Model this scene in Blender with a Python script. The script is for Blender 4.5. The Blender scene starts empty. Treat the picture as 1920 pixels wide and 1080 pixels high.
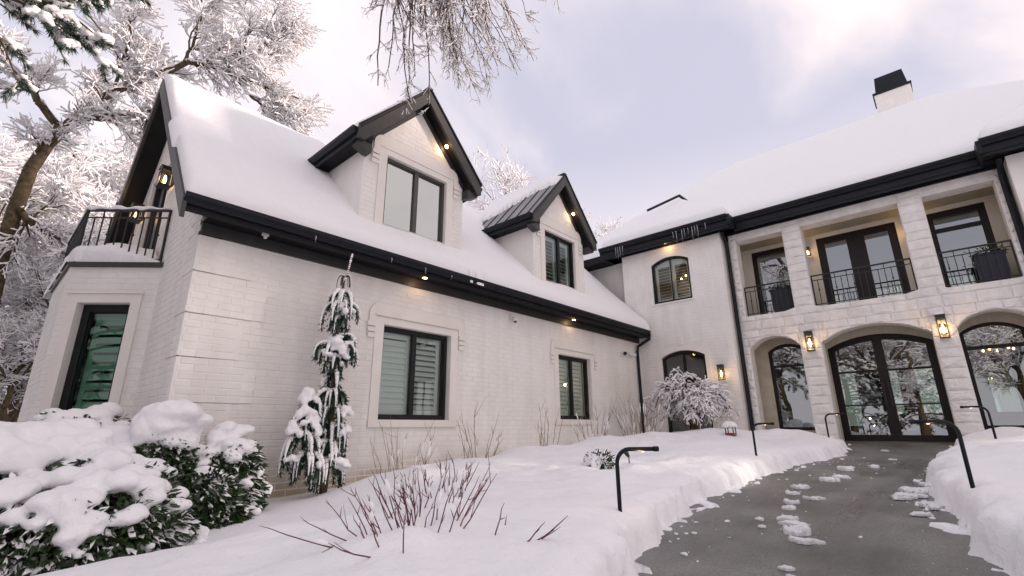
import bpy, bmesh, math, random
import numpy as np
from mathutils import Matrix, Vector

# ------------------------------------------------------------------ camera, world, sun
scn = bpy.context.scene
COL = scn.collection
YAW, PITCH, ROLL, FPX = 0.73192, 0.283315, 0.006158, 895.55
def _basis():
    cy, sy, cp, sp = math.cos(YAW), math.sin(YAW), math.cos(PITCH), math.sin(PITCH)
    f = Vector((cy*cp, sy*cp, sp)); r = Vector((sy, -cy, 0)); d = f.cross(r)
    r2 = math.cos(ROLL)*r + math.sin(ROLL)*d
    d2 = -math.sin(ROLL)*r + math.cos(ROLL)*d
    return r2, d2, f
CR, CD, CF = _basis()
cam_data = bpy.data.cameras.new("camera"); cam = bpy.data.objects.new("camera", cam_data); COL.objects.link(cam)
cam_data.sensor_width = 36.0; cam_data.lens = FPX/1920*36.0; cam_data.clip_start = 0.05; cam_data.clip_end = 1500
_m = Matrix.Identity(4)
for i in range(3):
    _m[i][0] = CR[i]; _m[i][1] = -CD[i]; _m[i][2] = -CF[i]
cam.matrix_world = _m
scn.camera = cam

SUN_EL, SUN_AZ = math.radians(10), math.atan2(-0.66, 0.75)      # low, beyond the right end of the house
world = bpy.data.worlds.new("World"); scn.world = world; world.use_nodes = True
wn, wl = world.node_tree.nodes, world.node_tree.links
wn.clear()
w_out = wn.new("ShaderNodeOutputWorld"); w_bg = wn.new("ShaderNodeBackground"); w_bg.inputs[1].default_value = 0.1
sky = wn.new("ShaderNodeTexSky"); sky.sky_type = 'NISHITA'; sky.sun_disc = False
sky.sun_elevation = SUN_EL; sky.sun_rotation = math.pi/2 - SUN_AZ; sky.air_density = 1.0; sky.dust_density = 1.5
tc = wn.new("ShaderNodeTexCoord"); sep = wn.new("ShaderNodeSeparateXYZ"); wl.new(tc.outputs["Generated"], sep.inputs[0])
def wmath(op, a, b=None):
    n = wn.new("ShaderNodeMath"); n.operation = op
    for i, v in enumerate((a, b)):
        if v is None: continue
        if isinstance(v, (int, float)): n.inputs[i].default_value = v
        else: wl.new(v, n.inputs[i])
    return n.outputs[0]
zz = wmath('ADD', wmath('ABSOLUTE', sep.outputs[2]), 0.22)
px_, py_ = wmath('DIVIDE', sep.outputs[0], zz), wmath('DIVIDE', sep.outputs[1], zz)
comb = wn.new("ShaderNodeCombineXYZ"); wl.new(px_, comb.inputs[0]); wl.new(py_, comb.inputs[1])
mapn = wn.new("ShaderNodeMapping"); mapn.inputs["Rotation"].default_value = (0, 0, 0.5); mapn.inputs["Scale"].default_value = (0.9, 1.25, 1)
mapn.inputs["Location"].default_value = (0.28, 0.24, 0)
wl.new(comb.outputs[0], mapn.inputs[0])
def wnoise(scale, detail, rough, dist, vec):
    n = wn.new("ShaderNodeTexNoise"); n.inputs["Scale"].default_value = scale; n.inputs["Detail"].default_value = detail
    n.inputs["Roughness"].default_value = rough; n.inputs["Distortion"].default_value = dist
    wl.new(vec, n.inputs["Vector"]); return n.outputs[0]
n1 = wnoise(1.15, 7, 0.5, 0.4, mapn.outputs[0])
n2 = wnoise(0.55, 3, 0.5, 0.2, comb.outputs[0])
cl = wmath('ADD', wmath('MULTIPLY', n1, 0.65), wmath('MULTIPLY', n2, 0.35))
ramp = wn.new("ShaderNodeMapRange"); ramp.interpolation_type = 'SMOOTHSTEP'
ramp.inputs["From Min"].default_value = 0.40; ramp.inputs["From Max"].default_value = 0.585
ramp.inputs["To Min"].default_value = 0.12; ramp.inputs["To Max"].default_value = 1.0
wl.new(cl, ramp.inputs[0])
# clouds warm towards the low sun
sdir = wn.new("ShaderNodeVectorMath"); sdir.operation = 'DOT_PRODUCT'
wl.new(tc.outputs["Generated"], sdir.inputs[0])
sdir.inputs[1].default_value = (math.cos(SUN_AZ)*math.cos(SUN_EL), math.sin(SUN_AZ)*math.cos(SUN_EL), math.sin(SUN_EL))
warm = wn.new("ShaderNodeMapRange"); warm.inputs["From Min"].default_value = -0.4; warm.inputs["From Max"].default_value = 0.95
wl.new(sdir.outputs["Value"], warm.inputs[0])
ccol = wn.new("ShaderNodeMix"); ccol.data_type = 'RGBA'
ccol.inputs[6].default_value = (8.9, 8.15, 8.4, 1); ccol.inputs[7].default_value = (10.4, 8.9, 8.4, 1)
wl.new(warm.outputs[0], ccol.inputs[0])
gap = wn.new("ShaderNodeMix"); gap.data_type = 'RGBA'; gap.inputs[0].default_value = 0.85      # thin haze over the blue
gap.inputs[7].default_value = (5.1, 5.15, 6.6, 1)
wl.new(sky.outputs[0], gap.inputs[6])
hz_ = wn.new("ShaderNodeMapRange"); hz_.interpolation_type = 'SMOOTHSTEP'
hz_.inputs["From Min"].default_value = 0.64; hz_.inputs["From Max"].default_value = 0.10; hz_.inputs["To Min"].default_value = 0.0; hz_.inputs["To Max"].default_value = 0.95
wl.new(wmath('ABSOLUTE', sep.outputs[2]), hz_.inputs[0])
cover_ = wmath('MAXIMUM', ramp.outputs[0], hz_.outputs[0])
mixc = wn.new("ShaderNodeMix"); mixc.data_type = 'RGBA'
wl.new(cover_, mixc.inputs[0]); wl.new(gap.outputs[2], mixc.inputs[6]); wl.new(ccol.outputs[2], mixc.inputs[7])
wl.new(mixc.outputs[2], w_bg.inputs[0]); wl.new(w_bg.outputs[0], w_out.inputs[0])

sun_data = bpy.data.lights.new("sun", 'SUN'); sun_data.energy = 4.0; sun_data.angle = math.radians(6); sun_data.color = (1.0, 0.80, 0.70)
sun = bpy.data.objects.new("sun", sun_data); COL.objects.link(sun)
_s = Vector((math.cos(SUN_AZ)*math.cos(SUN_EL), math.sin(SUN_AZ)*math.cos(SUN_EL), math.sin(SUN_EL)))
sun.rotation_euler = _s.to_track_quat('Z', 'Y').to_euler(); sun.location = _s*60

vs = scn.view_settings; vs.view_transform = 'Standard'; vs.look = 'None'; vs.exposure = 0.34; vs.gamma = 1.0; vs.use_curve_mapping = False
scn.cycles.max_bounces = 8; scn.cycles.transparent_max_bounces = 12; scn.cycles.sample_clamp_indirect = 4.0
scn.cycles.use_denoising = True

# ------------------------------------------------------------------ helpers
rng = np.random.default_rng(7)
random.seed(7)

def hash2(ix, iy, seed):
    h = (ix.astype(np.int64)*374761393 + iy.astype(np.int64)*668265263 + seed*1442695041) & 0x7fffffff
    h = ((h ^ (h >> 13))*1274126177) & 0x7fffffff
    h = h ^ (h >> 16)
    return (h & 0xffff)/65535.0
def vnoise(x, y, seed=0):
    x = np.asarray(x, float); y = np.asarray(y, float)
    ix, iy = np.floor(x), np.floor(y); fx, fy = x-ix, y-iy
    fx = fx*fx*(3-2*fx); fy = fy*fy*(3-2*fy)
    a, b = hash2(ix, iy, seed), hash2(ix+1, iy, seed); c, d = hash2(ix, iy+1, seed), hash2(ix+1, iy+1, seed)
    return (a+(b-a)*fx)*(1-fy)+(c+(d-c)*fx)*fy - 0.5
def fbm(x, y, seed=0, o=3):
    t = 0; a = 1.0
    for i in range(o):
        t = t + a*vnoise(x*2**i, y*2**i, seed+i*17); a *= 0.5
    return t
def sstep(a, b, x):
    t = np.clip((np.asarray(x, float)-a)/(b-a), 0, 1); return t*t*(3-2*t)

def link(name, mesh, mat=None, parent=None, smooth=False):
    if mat is not None and len(mesh.materials) == 0: mesh.materials.append(mat)
    if smooth:
        mesh.polygons.foreach_set("use_smooth", np.ones(len(mesh.polygons), bool))
    o = bpy.data.objects.new(name, mesh); COL.objects.link(o)
    if parent is not None: adopt(o, parent)
    return o
def adopt(o, parent):
    o.parent = parent
    o.matrix_parent_inverse = Matrix.Translation(-parent.location)      # every location here is a world place
    return o
def empty(name, loc=(0, 0, 0), parent=None):
    o = bpy.data.objects.new(name, None); o.location = loc; o.empty_display_size = 0.2; COL.objects.link(o)
    if parent is not None: adopt(o, parent)
    return o
def tag(o, label=None, cat=None, group=None, kind=None):
    if label: o["label"] = label
    if cat: o["category"] = cat
    if group: o["group"] = group
    if kind: o["kind"] = kind
    return o
def mesh_np(name, V, F):
    me = bpy.data.meshes.new(name)
    V = np.asarray(V, np.float32); F = np.asarray(F, np.int32)
    k = F.shape[1]
    me.vertices.add(len(V)); me.vertices.foreach_set("co", V.ravel())
    me.loops.add(F.size); me.loops.foreach_set("vertex_index", F.ravel())
    me.polygons.add(len(F)); me.polygons.foreach_set("loop_start", np.arange(0, F.size, k, dtype=np.int32))
    me.update(calc_edges=True); me.validate()
    return me

class Fr:                                       # a wall frame: u along the wall, v up, w into the wall
    def __init__(s, o, U, N):
        s.o = np.array(o, float); s.U = np.array(U, float); s.N = np.array(N, float)
        s.U /= np.linalg.norm(s.U); s.N /= np.linalg.norm(s.N); s.Z = np.array((0, 0, 1.0))
    def __call__(s, u, v, w=0.0):
        return tuple(s.o + s.U*u + s.Z*v + s.N*w)
WORLD = Fr((0, 0, 0), (1, 0, 0), (0, 1, 0))    # u = x, v = z, w = y

class MB:
    def __init__(s): s.v = []; s.f = []
    def box(s, fr, u0, u1, v0, v1, w0, w1):
        b = len(s.v)
        for w in (w0, w1):
            for (u, v) in ((u0, v0), (u1, v0), (u1, v1), (u0, v1)): s.v.append(fr(u, v, w))
        s.f += [(b, b+1, b+2, b+3), (b+7, b+6, b+5, b+4), (b, b+4, b+5, b+1), (b+1, b+5, b+6, b+2), (b+2, b+6, b+7, b+3), (b+3, b+7, b+4, b)]
        return s
    def xyz(s, x0, x1, y0, y1, z0, z1): return s.box(WORLD, x0, x1, z0, z1, y0, y1)
    def poly(s, pts):
        b = len(s.v); s.v += [tuple(p) for p in pts]; s.f.append(tuple(range(b, b+len(pts)))); return s
    def prism(s, fr, pts, w0, w1):              # polygon in u,v pushed from w0 to w1
        b = len(s.v); n = len(pts)
        for w in (w0, w1):
            for (u, v) in pts: s.v.append(fr(u, v, w))
        s.f.append(tuple(range(b, b+n))); s.f.append(tuple(range(b+2*n-1, b+n-1, -1)))
        for i in range(n):
            j = (i+1) % n; s.f.append((b+i, b+n+i, b+n+j, b+j))
        return s
    def extrude_u(s, fr, prof, u0, u1):         # profile in (v,w) run along u
        b = len(s.v); n = len(prof)
        for u in (u0, u1):
            for (v, w) in prof: s.v.append(fr(u, v, w))
        s.f.append(tuple(range(b, b+n))); s.f.append(tuple(range(b+2*n-1, b+n-1, -1)))
        for i in range(n):
            j = (i+1) % n; s.f.append((b+i, b+j, b+n+j, b+n+i))
        return s
    def band(s, fr, outer, inner, w0, w1):      # strip between two matching polylines in u,v, with thickness
        b = len(s.v); n = len(outer)
        for w in (w0, w1):
            for (u, v) in outer: s.v.append(fr(u, v, w))
            for (u, v) in inner: s.v.append(fr(u, v, w))
        O0, I0, O1, I1 = b, b+n, b+2*n, b+3*n
        for i in range(n-1):
            s.f += [(O0+i, O0+i+1, I0+i+1, I0+i), (O1+i+1, O1+i, I1+i, I1+i+1), (O0+i+1, O0+i, O1+i, O1+i+1), (I0+i, I0+i+1, I1+i+1, I1+i)]
        s.f += [(O0, I0, I1, O1), (O0+n-1, O1+n-1, I1+n-1, I0+n-1)]
        return s
    def tube(s, pts, r, k=6, cap=True):
        pts = [np.array(p, float) for p in pts]; n = len(pts)
        rr = [r]*n if isinstance(r, (int, float)) else r
        b = len(s.v); pa = None
        for i in range(n):
            d = pts[min(i+1, n-1)]-pts[max(i-1, 0)]; d = d/(np.linalg.norm(d)+1e-9)
            if pa is None:
                a = np.cross(d, (0, 0, 1.0))
                if np.linalg.norm(a) < 0.1: a = np.cross(d, (1.0, 0, 0))
            else: a = pa - d*np.dot(pa, d)
            a = a/(np.linalg.norm(a)+1e-9); pa = a; c = np.cross(d, a)
            for j in range(k):
                t = 2*math.pi*j/k; s.v.append(tuple(pts[i]+rr[i]*(math.cos(t)*a+math.sin(t)*c)))
        for i in range(n-1):
            for j in range(k):
                j2 = (j+1) % k; s.f.append((b+i*k+j, b+i*k+j2, b+(i+1)*k+j2, b+(i+1)*k+j))
        if cap:
            s.f.append(tuple(range(b+k-1, b-1, -1))); s.f.append(tuple(range(b+(n-1)*k, b+n*k)))
        return s
    def build(s, name, mat, parent=None, smooth=False):
        me = bpy.data.meshes.new(name); me.from_pydata(s.v, [], s.f); me.update()
        return link(name, me, mat, parent, smooth)

# ------------------------------------------------------------------ materials
def material(name, col, rough=0.6, spec=0.5, metal=0.0):
    m = bpy.data.materials.new(name); m.use_nodes = True
    p = m.node_tree.nodes["Principled BSDF"]
    p.inputs["Base Color"].default_value = (*col, 1); p.inputs["Roughness"].default_value = rough
    p.inputs["Specular IOR Level"].default_value = spec; p.inputs["Metallic"].default_value = metal
    return m, m.node_tree.nodes, m.node_tree.links, p
def vary(m, nodes, links, p, c0, c1, scale=3.0, detail=5, bump=0.0, bscale=40.0, bdist=0.01, per_object=0.0, c2=None):
    t = nodes.new("ShaderNodeTexCoord")
    n = nodes.new("ShaderNodeTexNoise"); n.inputs["Scale"].default_value = scale; n.inputs["Detail"].default_value = detail
    links.new(t.outputs["Object"], n.inputs["Vector"])
    r = nodes.new("ShaderNodeValToRGB"); r.color_ramp.elements[0].position = 0.32; r.color_ramp.elements[1].position = 0.68
    r.color_ramp.elements[0].color = (*c0, 1); r.color_ramp.elements[1].color = (*c1, 1)
    links.new(n.outputs[0], r.inputs[0])
    out = r.outputs[0]
    if per_object:
        oi = nodes.new("ShaderNodeObjectInfo"); hs = nodes.new("ShaderNodeHueSaturation")
        mr = nodes.new("ShaderNodeMapRange"); mr.inputs["To Min"].default_value = 1-per_object; mr.inputs["To Max"].default_value = 1+per_object
        links.new(oi.outputs["Random"], mr.inputs[0]); links.new(mr.outputs[0], hs.inputs["Value"]); links.new(out, hs.inputs["Color"]); out = hs.outputs[0]
    links.new(out, p.inputs["Base Color"])
    if bump:
        n2 = nodes.new("ShaderNodeTexNoise"); n2.inputs["Scale"].default_value = bscale; n2.inputs["Detail"].default_value = 6
        links.new(t.outputs["Object"], n2.inputs["Vector"])
        b = nodes.new("ShaderNodeBump"); b.inputs["Strength"].default_value = bump; b.inputs["Distance"].default_value = bdist
        links.new(n2.outputs[0], b.inputs["Height"]); links.new(b.outputs[0], p.inputs["Normal"])
    return m
def mat_v(name, c0, c1, rough=0.6, spec=0.4, **k):
    m, n, l, p = material(name, c0, rough, spec); return vary(m, n, l, p, c0, c1, **k)

M = {}
M['brick'] = mat_v('painted_brick', (0.765, 0.74, 0.72), (0.825, 0.805, 0.785), 0.62, 0.3, scale=2.2, bump=0.35, bscale=60, bdist=0.006, per_object=0.015)
M['plaster'] = mat_v('painted_wall', (0.74, 0.715, 0.69), (0.79, 0.77, 0.75), 0.7, 0.25, scale=1.6, bump=0.25, bscale=35, bdist=0.006)
M['trimwhite'] = mat_v('painted_trim', (0.76, 0.72, 0.68), (0.80, 0.77, 0.735), 0.55, 0.3, scale=3, bump=0.15, bscale=80, bdist=0.004)
M['stone'] = mat_v('painted_stone', (0.70, 0.68, 0.665), (0.80, 0.78, 0.765), 0.72, 0.25, scale=5, bump=0.7, bscale=22, bdist=0.02, per_object=0.03)
M['recess'] = mat_v('recess_stone', (0.50, 0.45, 0.37), (0.58, 0.52, 0.43), 0.75, 0.2, scale=4, bump=0.4, bscale=25, bdist=0.01)
M['trim'] = mat_v('charcoal_paint', (0.034, 0.033, 0.033), (0.046, 0.044, 0.043), 0.45, 0.4, scale=4)
M['gutter'] = mat_v('black_gutter', (0.006, 0.0075, 0.012), (0.009, 0.011, 0.016), 0.5, 0.25, scale=3)
M['soffit'] = mat_v('dark_soffit', (0.006, 0.006, 0.008), (0.010, 0.010, 0.012), 0.6, 0.2, scale=3)
M['seam'] = mat_v('zinc_roof', (0.16, 0.16, 0.17), (0.23, 0.23, 0.245), 0.42, 0.5, scale=3)
M['frame'] = mat_v('black_window_frame', (0.007, 0.009, 0.010), (0.012, 0.014, 0.014), 0.45, 0.3, scale=6)
M['bronze'] = mat_v('bronze_window_frame', (0.050, 0.044, 0.038), (0.064, 0.056, 0.048), 0.42, 0.5, scale=6)
M['doorwood'] = mat_v('dark_door_paint', (0.008, 0.005, 0.006), (0.013, 0.008, 0.008), 0.45, 0.3, scale=6)
M['iron'] = mat_v('wrought_iron', (0.010, 0.010, 0.012), (0.016, 0.016, 0.018), 0.5, 0.5, scale=10)
M['shutter'] = mat_v('shutter_paint', (0.72, 0.76, 0.72), (0.78, 0.81, 0.77), 0.45, 0.4, scale=3)
M['tan'] = mat_v('porch_ceiling_boards', (0.30, 0.28, 0.21), (0.38, 0.35, 0.27), 0.6, 0.3, scale=4)
M['porchwall'] = mat_v('porch_wall', (0.60, 0.57, 0.50), (0.66, 0.63, 0.56), 0.7, 0.25, scale=2, bump=0.2, bscale=40, bdist=0.005)
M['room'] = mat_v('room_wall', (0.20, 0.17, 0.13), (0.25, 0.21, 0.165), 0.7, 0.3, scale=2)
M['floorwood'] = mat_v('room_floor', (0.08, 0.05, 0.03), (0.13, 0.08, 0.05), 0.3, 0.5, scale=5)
M['planter'] = mat_v('navy_planter', (0.010, 0.012, 0.024), (0.015, 0.018, 0.032), 0.45, 0.4, scale=5)
M['bark'] = mat_v('bark', (0.060, 0.047, 0.030), (0.14, 0.105, 0.065), 0.9, 0.1, scale=9, bump=0.6, bscale=30, bdist=0.02)
M['twig'] = mat_v('twig_bark', (0.085, 0.066, 0.058), (0.15, 0.115, 0.098), 0.9, 0.1, scale=4)
M['redtwig'] = mat_v('red_twig', (0.10, 0.035, 0.045), (0.17, 0.055, 0.065), 0.6, 0.3, scale=4)
M['tantwig'] = mat_v('tan_twig', (0.20, 0.13, 0.09), (0.30, 0.20, 0.14), 0.7, 0.2, scale=4)
M['leaf'] = mat_v('laurel_leaf', (0.016, 0.036, 0.014), (0.045, 0.080, 0.028), 0.4, 0.45, scale=9)
M['needle'] = mat_v('conifer_needle', (0.014, 0.034, 0.022), (0.034, 0.066, 0.040), 0.6, 0.3, scale=7)
M['dryleaf'] = mat_v('dry_leaf', (0.20, 0.11, 0.06), (0.32, 0.18, 0.10), 0.8, 0.2, scale=9)
M['white'] = mat_v('white_plastic', (0.68, 0.68, 0.68), (0.74, 0.74, 0.74), 0.4, 0.5, scale=5)
M['red'] = mat_v('red_enamel', (0.20, 0.02, 0.025), (0.28, 0.035, 0.04), 0.4, 0.5, scale=5)
M['brass'] = mat_v('aged_brass', (0.10, 0.065, 0.03), (0.16, 0.10, 0.05), 0.35, 0.5, scale=8)

def splash(m, col, z0, z1):        # soil splashed up the foot of the wall
    n, l = m.node_tree.nodes, m.node_tree.links; p = n["Principled BSDF"]; src = p.inputs["Base Color"].links[0].from_socket
    g = n.new("ShaderNodeNewGeometry"); s_ = n.new("ShaderNodeSeparateXYZ"); l.new(g.outputs["Position"], s_.inputs[0])
    nz = n.new("ShaderNodeTexNoise"); nz.inputs["Scale"].default_value = 2.5; nz.inputs["Detail"].default_value = 5; l.new(g.outputs["Position"], nz.inputs["Vector"])
    a = n.new("ShaderNodeMath"); a.operation = 'MULTIPLY_ADD'; a.inputs[1].default_value = 0.7; l.new(nz.outputs[0], a.inputs[0]); l.new(s_.outputs[2], a.inputs[2])
    r = n.new("ShaderNodeMapRange"); r.inputs["From Min"].default_value = z0+0.35; r.inputs["From Max"].default_value = z1+0.35; r.inputs["To Min"].default_value = 0.9; r.inputs["To Max"].default_value = 0.0
    l.new(a.outputs[0], r.inputs[0]); mx = n.new("ShaderNodeMix"); mx.data_type = 'RGBA'; mx.inputs[7].default_value = (*col, 1)
    l.new(r.outputs[0], mx.inputs[0]); l.new(src, mx.inputs[6]); l.new(mx.outputs[2], p.inputs["Base Color"])
def weather(m, amt):
    n, l = m.node_tree.nodes, m.node_tree.links; p = n["Principled BSDF"]; src = p.inputs["Base Color"].links[0].from_socket
    g = n.new("ShaderNodeNewGeometry"); mp = n.new("ShaderNodeMapping"); mp.inputs["Scale"].default_value = (2.2, 2.2, 0.35); l.new(g.outputs["Position"], mp.inputs[0])
    nz = n.new("ShaderNodeTexNoise"); nz.inputs["Scale"].default_value = 1.6; nz.inputs["Detail"].default_value = 8; nz.inputs["Roughness"].default_value = 0.65; l.new(mp.outputs[0], nz.inputs["Vector"])
    r = n.new("ShaderNodeValToRGB"); r.color_ramp.elements[0].position = 0.35; r.color_ramp.elements[1].position = 0.6
    r.color_ramp.elements[0].color = (1-amt, 1-amt*1.1, 1-amt*1.3, 1); r.color_ramp.elements[1].color = (1.03, 1.03, 1.03, 1); l.new(nz.outputs[0], r.inputs[0])
    mx = n.new("ShaderNodeMix"); mx.data_type = 'RGBA'; mx.blend_type = 'MULTIPLY'; mx.inputs[0].default_value = 1
    l.new(src, mx.inputs[6]); l.new(r.outputs[0], mx.inputs[7]); l.new(mx.outputs[2], p.inputs["Base Color"])
for k_, a_ in (('brick', 0.05), ('plaster', 0.045), ('stone', 0.08), ('recess', 0.10)): weather(M[k_], a_)
splash(M['brick'], (0.40, 0.31, 0.20), -0.85, -0.35)

# snow: one real colour, fine crystals as relief
m, n_, l_, p = material('snow', (0.86, 0.865, 0.885), 0.75, 0.25)
t = n_.new("ShaderNodeTexCoord")
na = n_.new("ShaderNodeTexNoise"); na.inputs["Scale"].default_value = 9; na.inputs["Detail"].default_value = 5
nb = n_.new("ShaderNodeTexNoise"); nb.inputs["Scale"].default_value = 90; nb.inputs["Detail"].default_value = 4
ad = n_.new("ShaderNodeMath"); ad.operation = 'MULTIPLY_ADD'; ad.inputs[1].default_value = 0.22
l_.new(t.outputs["Object"], na.inputs["Vector"]); l_.new(t.outputs["Object"], nb.inputs["Vector"])
l_.new(nb.outputs[0], ad.inputs[0]); l_.new(na.outputs[0], ad.inputs[2])
bp = n_.new("ShaderNodeBump"); bp.inputs["Strength"].default_value = 0.7; bp.inputs["Distance"].default_value = 0.03
l_.new(ad.outputs[0], bp.inputs["Height"]); l_.new(bp.outputs[0], p.inputs["Normal"])
M['snow'] = m
M['treesnow'] = material('branch_snow', (0.91, 0.905, 0.915), 0.85, 0.1)[0]

# concrete path: damp, brushed, mottled
m, n_, l_, p = material('concrete', (0.2, 0.2, 0.18), 0.5, 0.4)
t = n_.new("ShaderNodeTexCoord")
na = n_.new("ShaderNodeTexNoise"); na.inputs["Scale"].default_value = 1.1; na.inputs["Detail"].default_value = 6
nb = n_.new("ShaderNodeTexNoise"); nb.inputs["Scale"].default_value = 70; nb.inputs["Detail"].default_value = 5
vo = n_.new("ShaderNodeTexVoronoi"); vo.inputs["Scale"].default_value = 120
for q in (na, nb, vo): l_.new(t.outputs["Object"], q.inputs["Vector"])
r1 = n_.new("ShaderNodeValToRGB"); r1.color_ramp.elements[0].position = 0.3; r1.color_ramp.elements[1].position = 0.7
r1.color_ramp.elements[0].color = (0.108, 0.110, 0.106, 1); r1.color_ramp.elements[1].color = (0.235, 0.236, 0.225, 1)
r2 = n_.new("ShaderNodeValToRGB"); r2.color_ramp.elements[0].position = 0.3; r2.color_ramp.elements[1].position = 0.75
r2.color_ramp.elements[0].color = (0.62, 0.62, 0.62, 1); r2.color_ramp.elements[1].color = (1.25, 1.25, 1.25, 1)
mx = n_.new("ShaderNodeMix"); mx.data_type = 'RGBA'; mx.blend_type = 'MULTIPLY'; mx.inputs[0].default_value = 1
l_.new(na.outputs[0], r1.inputs[0]); l_.new(nb.outputs[0], r2.inputs[0]); l_.new(r1.outputs[0], mx.inputs[6]); l_.new(r2.outputs[0], mx.inputs[7])
mp = n_.new("ShaderNodeMapping"); mp.inputs["Rotation"].default_value = (0, 0, -0.12); mp.inputs["Scale"].default_value = (0.35, 1.6, 1); l_.new(t.outputs["Object"], mp.inputs[0])
nd = n_.new("ShaderNodeTexNoise"); nd.inputs["Scale"].default_value = 1.3; nd.inputs["Detail"].default_value = 7; nd.inputs["Roughness"].default_value = 0.62; l_.new(mp.outputs[0], nd.inputs["Vector"])
r3 = n_.new("ShaderNodeValToRGB"); r3.color_ramp.elements[0].position = 0.38; r3.color_ramp.elements[1].position = 0.62
r3.color_ramp.elements[0].color = (0.68, 0.68, 0.68, 1); r3.color_ramp.elements[1].color = (1.18, 1.17, 1.15, 1); l_.new(nd.outputs[0], r3.inputs[0])
mx2 = n_.new("ShaderNodeMix"); mx2.data_type = 'RGBA'; mx2.blend_type = 'MULTIPLY'; mx2.inputs[0].default_value = 1
l_.new(mx.outputs[2], mx2.inputs[6]); l_.new(r3.outputs[0], mx2.inputs[7])
l_.new(mx2.outputs[2], p.inputs["Base Color"])
rr = n_.new("ShaderNodeMapRange"); rr.inputs["From Min"].default_value = 0.35; rr.inputs["From Max"].default_value = 0.65; rr.inputs["To Min"].default_value = 0.22; rr.inputs["To Max"].default_value = 0.7
l_.new(nd.outputs[0], rr.inputs[0]); l_.new(rr.outputs[0], p.inputs["Roughness"])
bp = n_.new("ShaderNodeBump"); bp.inputs["Strength"].default_value = 0.5; bp.inputs["Distance"].default_value = 0.006
l_.new(vo.outputs[0], bp.inputs["Height"]); l_.new(bp.outputs[0], p.inputs["Normal"])
M['concrete'] = m

def glass(name, tint, base, gain):
    m = bpy.data.materials.new(name); m.use_nodes = True
    n, l = m.node_tree.nodes, m.node_tree.links; n.clear()
    o = n.new("ShaderNodeOutputMaterial"); tr = n.new("ShaderNodeBsdfTransparent"); gl = n.new("ShaderNodeBsdfGlossy"); mx = n.new("ShaderNodeMixShader")
    fr = n.new("ShaderNodeFresnel"); fr.inputs[0].default_value = 1.5
    ma = n.new("ShaderNodeMath"); ma.operation = 'MULTIPLY_ADD'; ma.inputs[1].default_value = gain; ma.inputs[2].default_value = base; ma.use_clamp = True
    tr.inputs[0].default_value = (*tint, 1); gl.inputs["Roughness"].default_value = 0.0; gl.inputs[0].default_value = (0.86, 0.93, 0.97, 1)
    t = n.new("ShaderNodeTexCoord"); nz = n.new("ShaderNodeTexNoise"); nz.inputs["Scale"].default_value = 1.3; nz.inputs["Detail"].default_value = 1
    bp = n.new("ShaderNodeBump"); bp.inputs["Strength"].default_value = 0.03; bp.inputs["Distance"].default_value = 0.05
    l.new(t.outputs["Object"], nz.inputs["Vector"]); l.new(nz.outputs[0], bp.inputs["Height"]); l.new(bp.outputs[0], gl.inputs["Normal"])
    l.new(fr.outputs[0], ma.inputs[0]); l.new(ma.outputs[0], mx.inputs[0]); l.new(tr.outputs[0], mx.inputs[1]); l.new(gl.outputs[0], mx.inputs[2]); l.new(mx.outputs[0], o.inputs[0])
    return m
M['glass'] = glass('window_glass', (0.88, 0.95, 0.92), 0.07, 1.0)
M['glass_green'] = glass('green_window_glass', (0.36, 0.60, 0.47), 0.03, 0.8)
M['glass_coated'] = glass('coated_window_glass', (0.34, 0.40, 0.38), 0.42, 1.0)
M['glass_door'] = glass('door_glass', (0.55, 0.68, 0.64), 0.24, 1.0)
M['glass_lamp'] = glass('lamp_glass', (0.95, 0.93, 0.88), 0.03, 0.8)
def emitter(name, col, s):
    m = bpy.data.materials.new(name); m.use_nodes = True
    n, l = m.node_tree.nodes, m.node_tree.links; n.clear()
    o = n.new("ShaderNodeOutputMaterial"); e = n.new("ShaderNodeEmission"); e.inputs[0].default_value = (*col, 1); e.inputs[1].default_value = s
    l.new(e.outputs[0], o.inputs[0]); return m
M['bulb'] = emitter('warm_bulb', (1.0, 0.62, 0.26), 9.0)
M['dim_led'] = emitter('path_led', (1.0, 0.72, 0.45), 3.0)
M['led'] = emitter('warm_led', (1.0, 0.66, 0.34), 14.0)
m, n_, l_, p = material('ice', (0.85, 0.92, 0.97), 0.08, 0.6); p.inputs["Transmission Weight"].default_value = 0.75; p.inputs["IOR"].default_value = 1.31
M['ice'] = m

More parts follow.
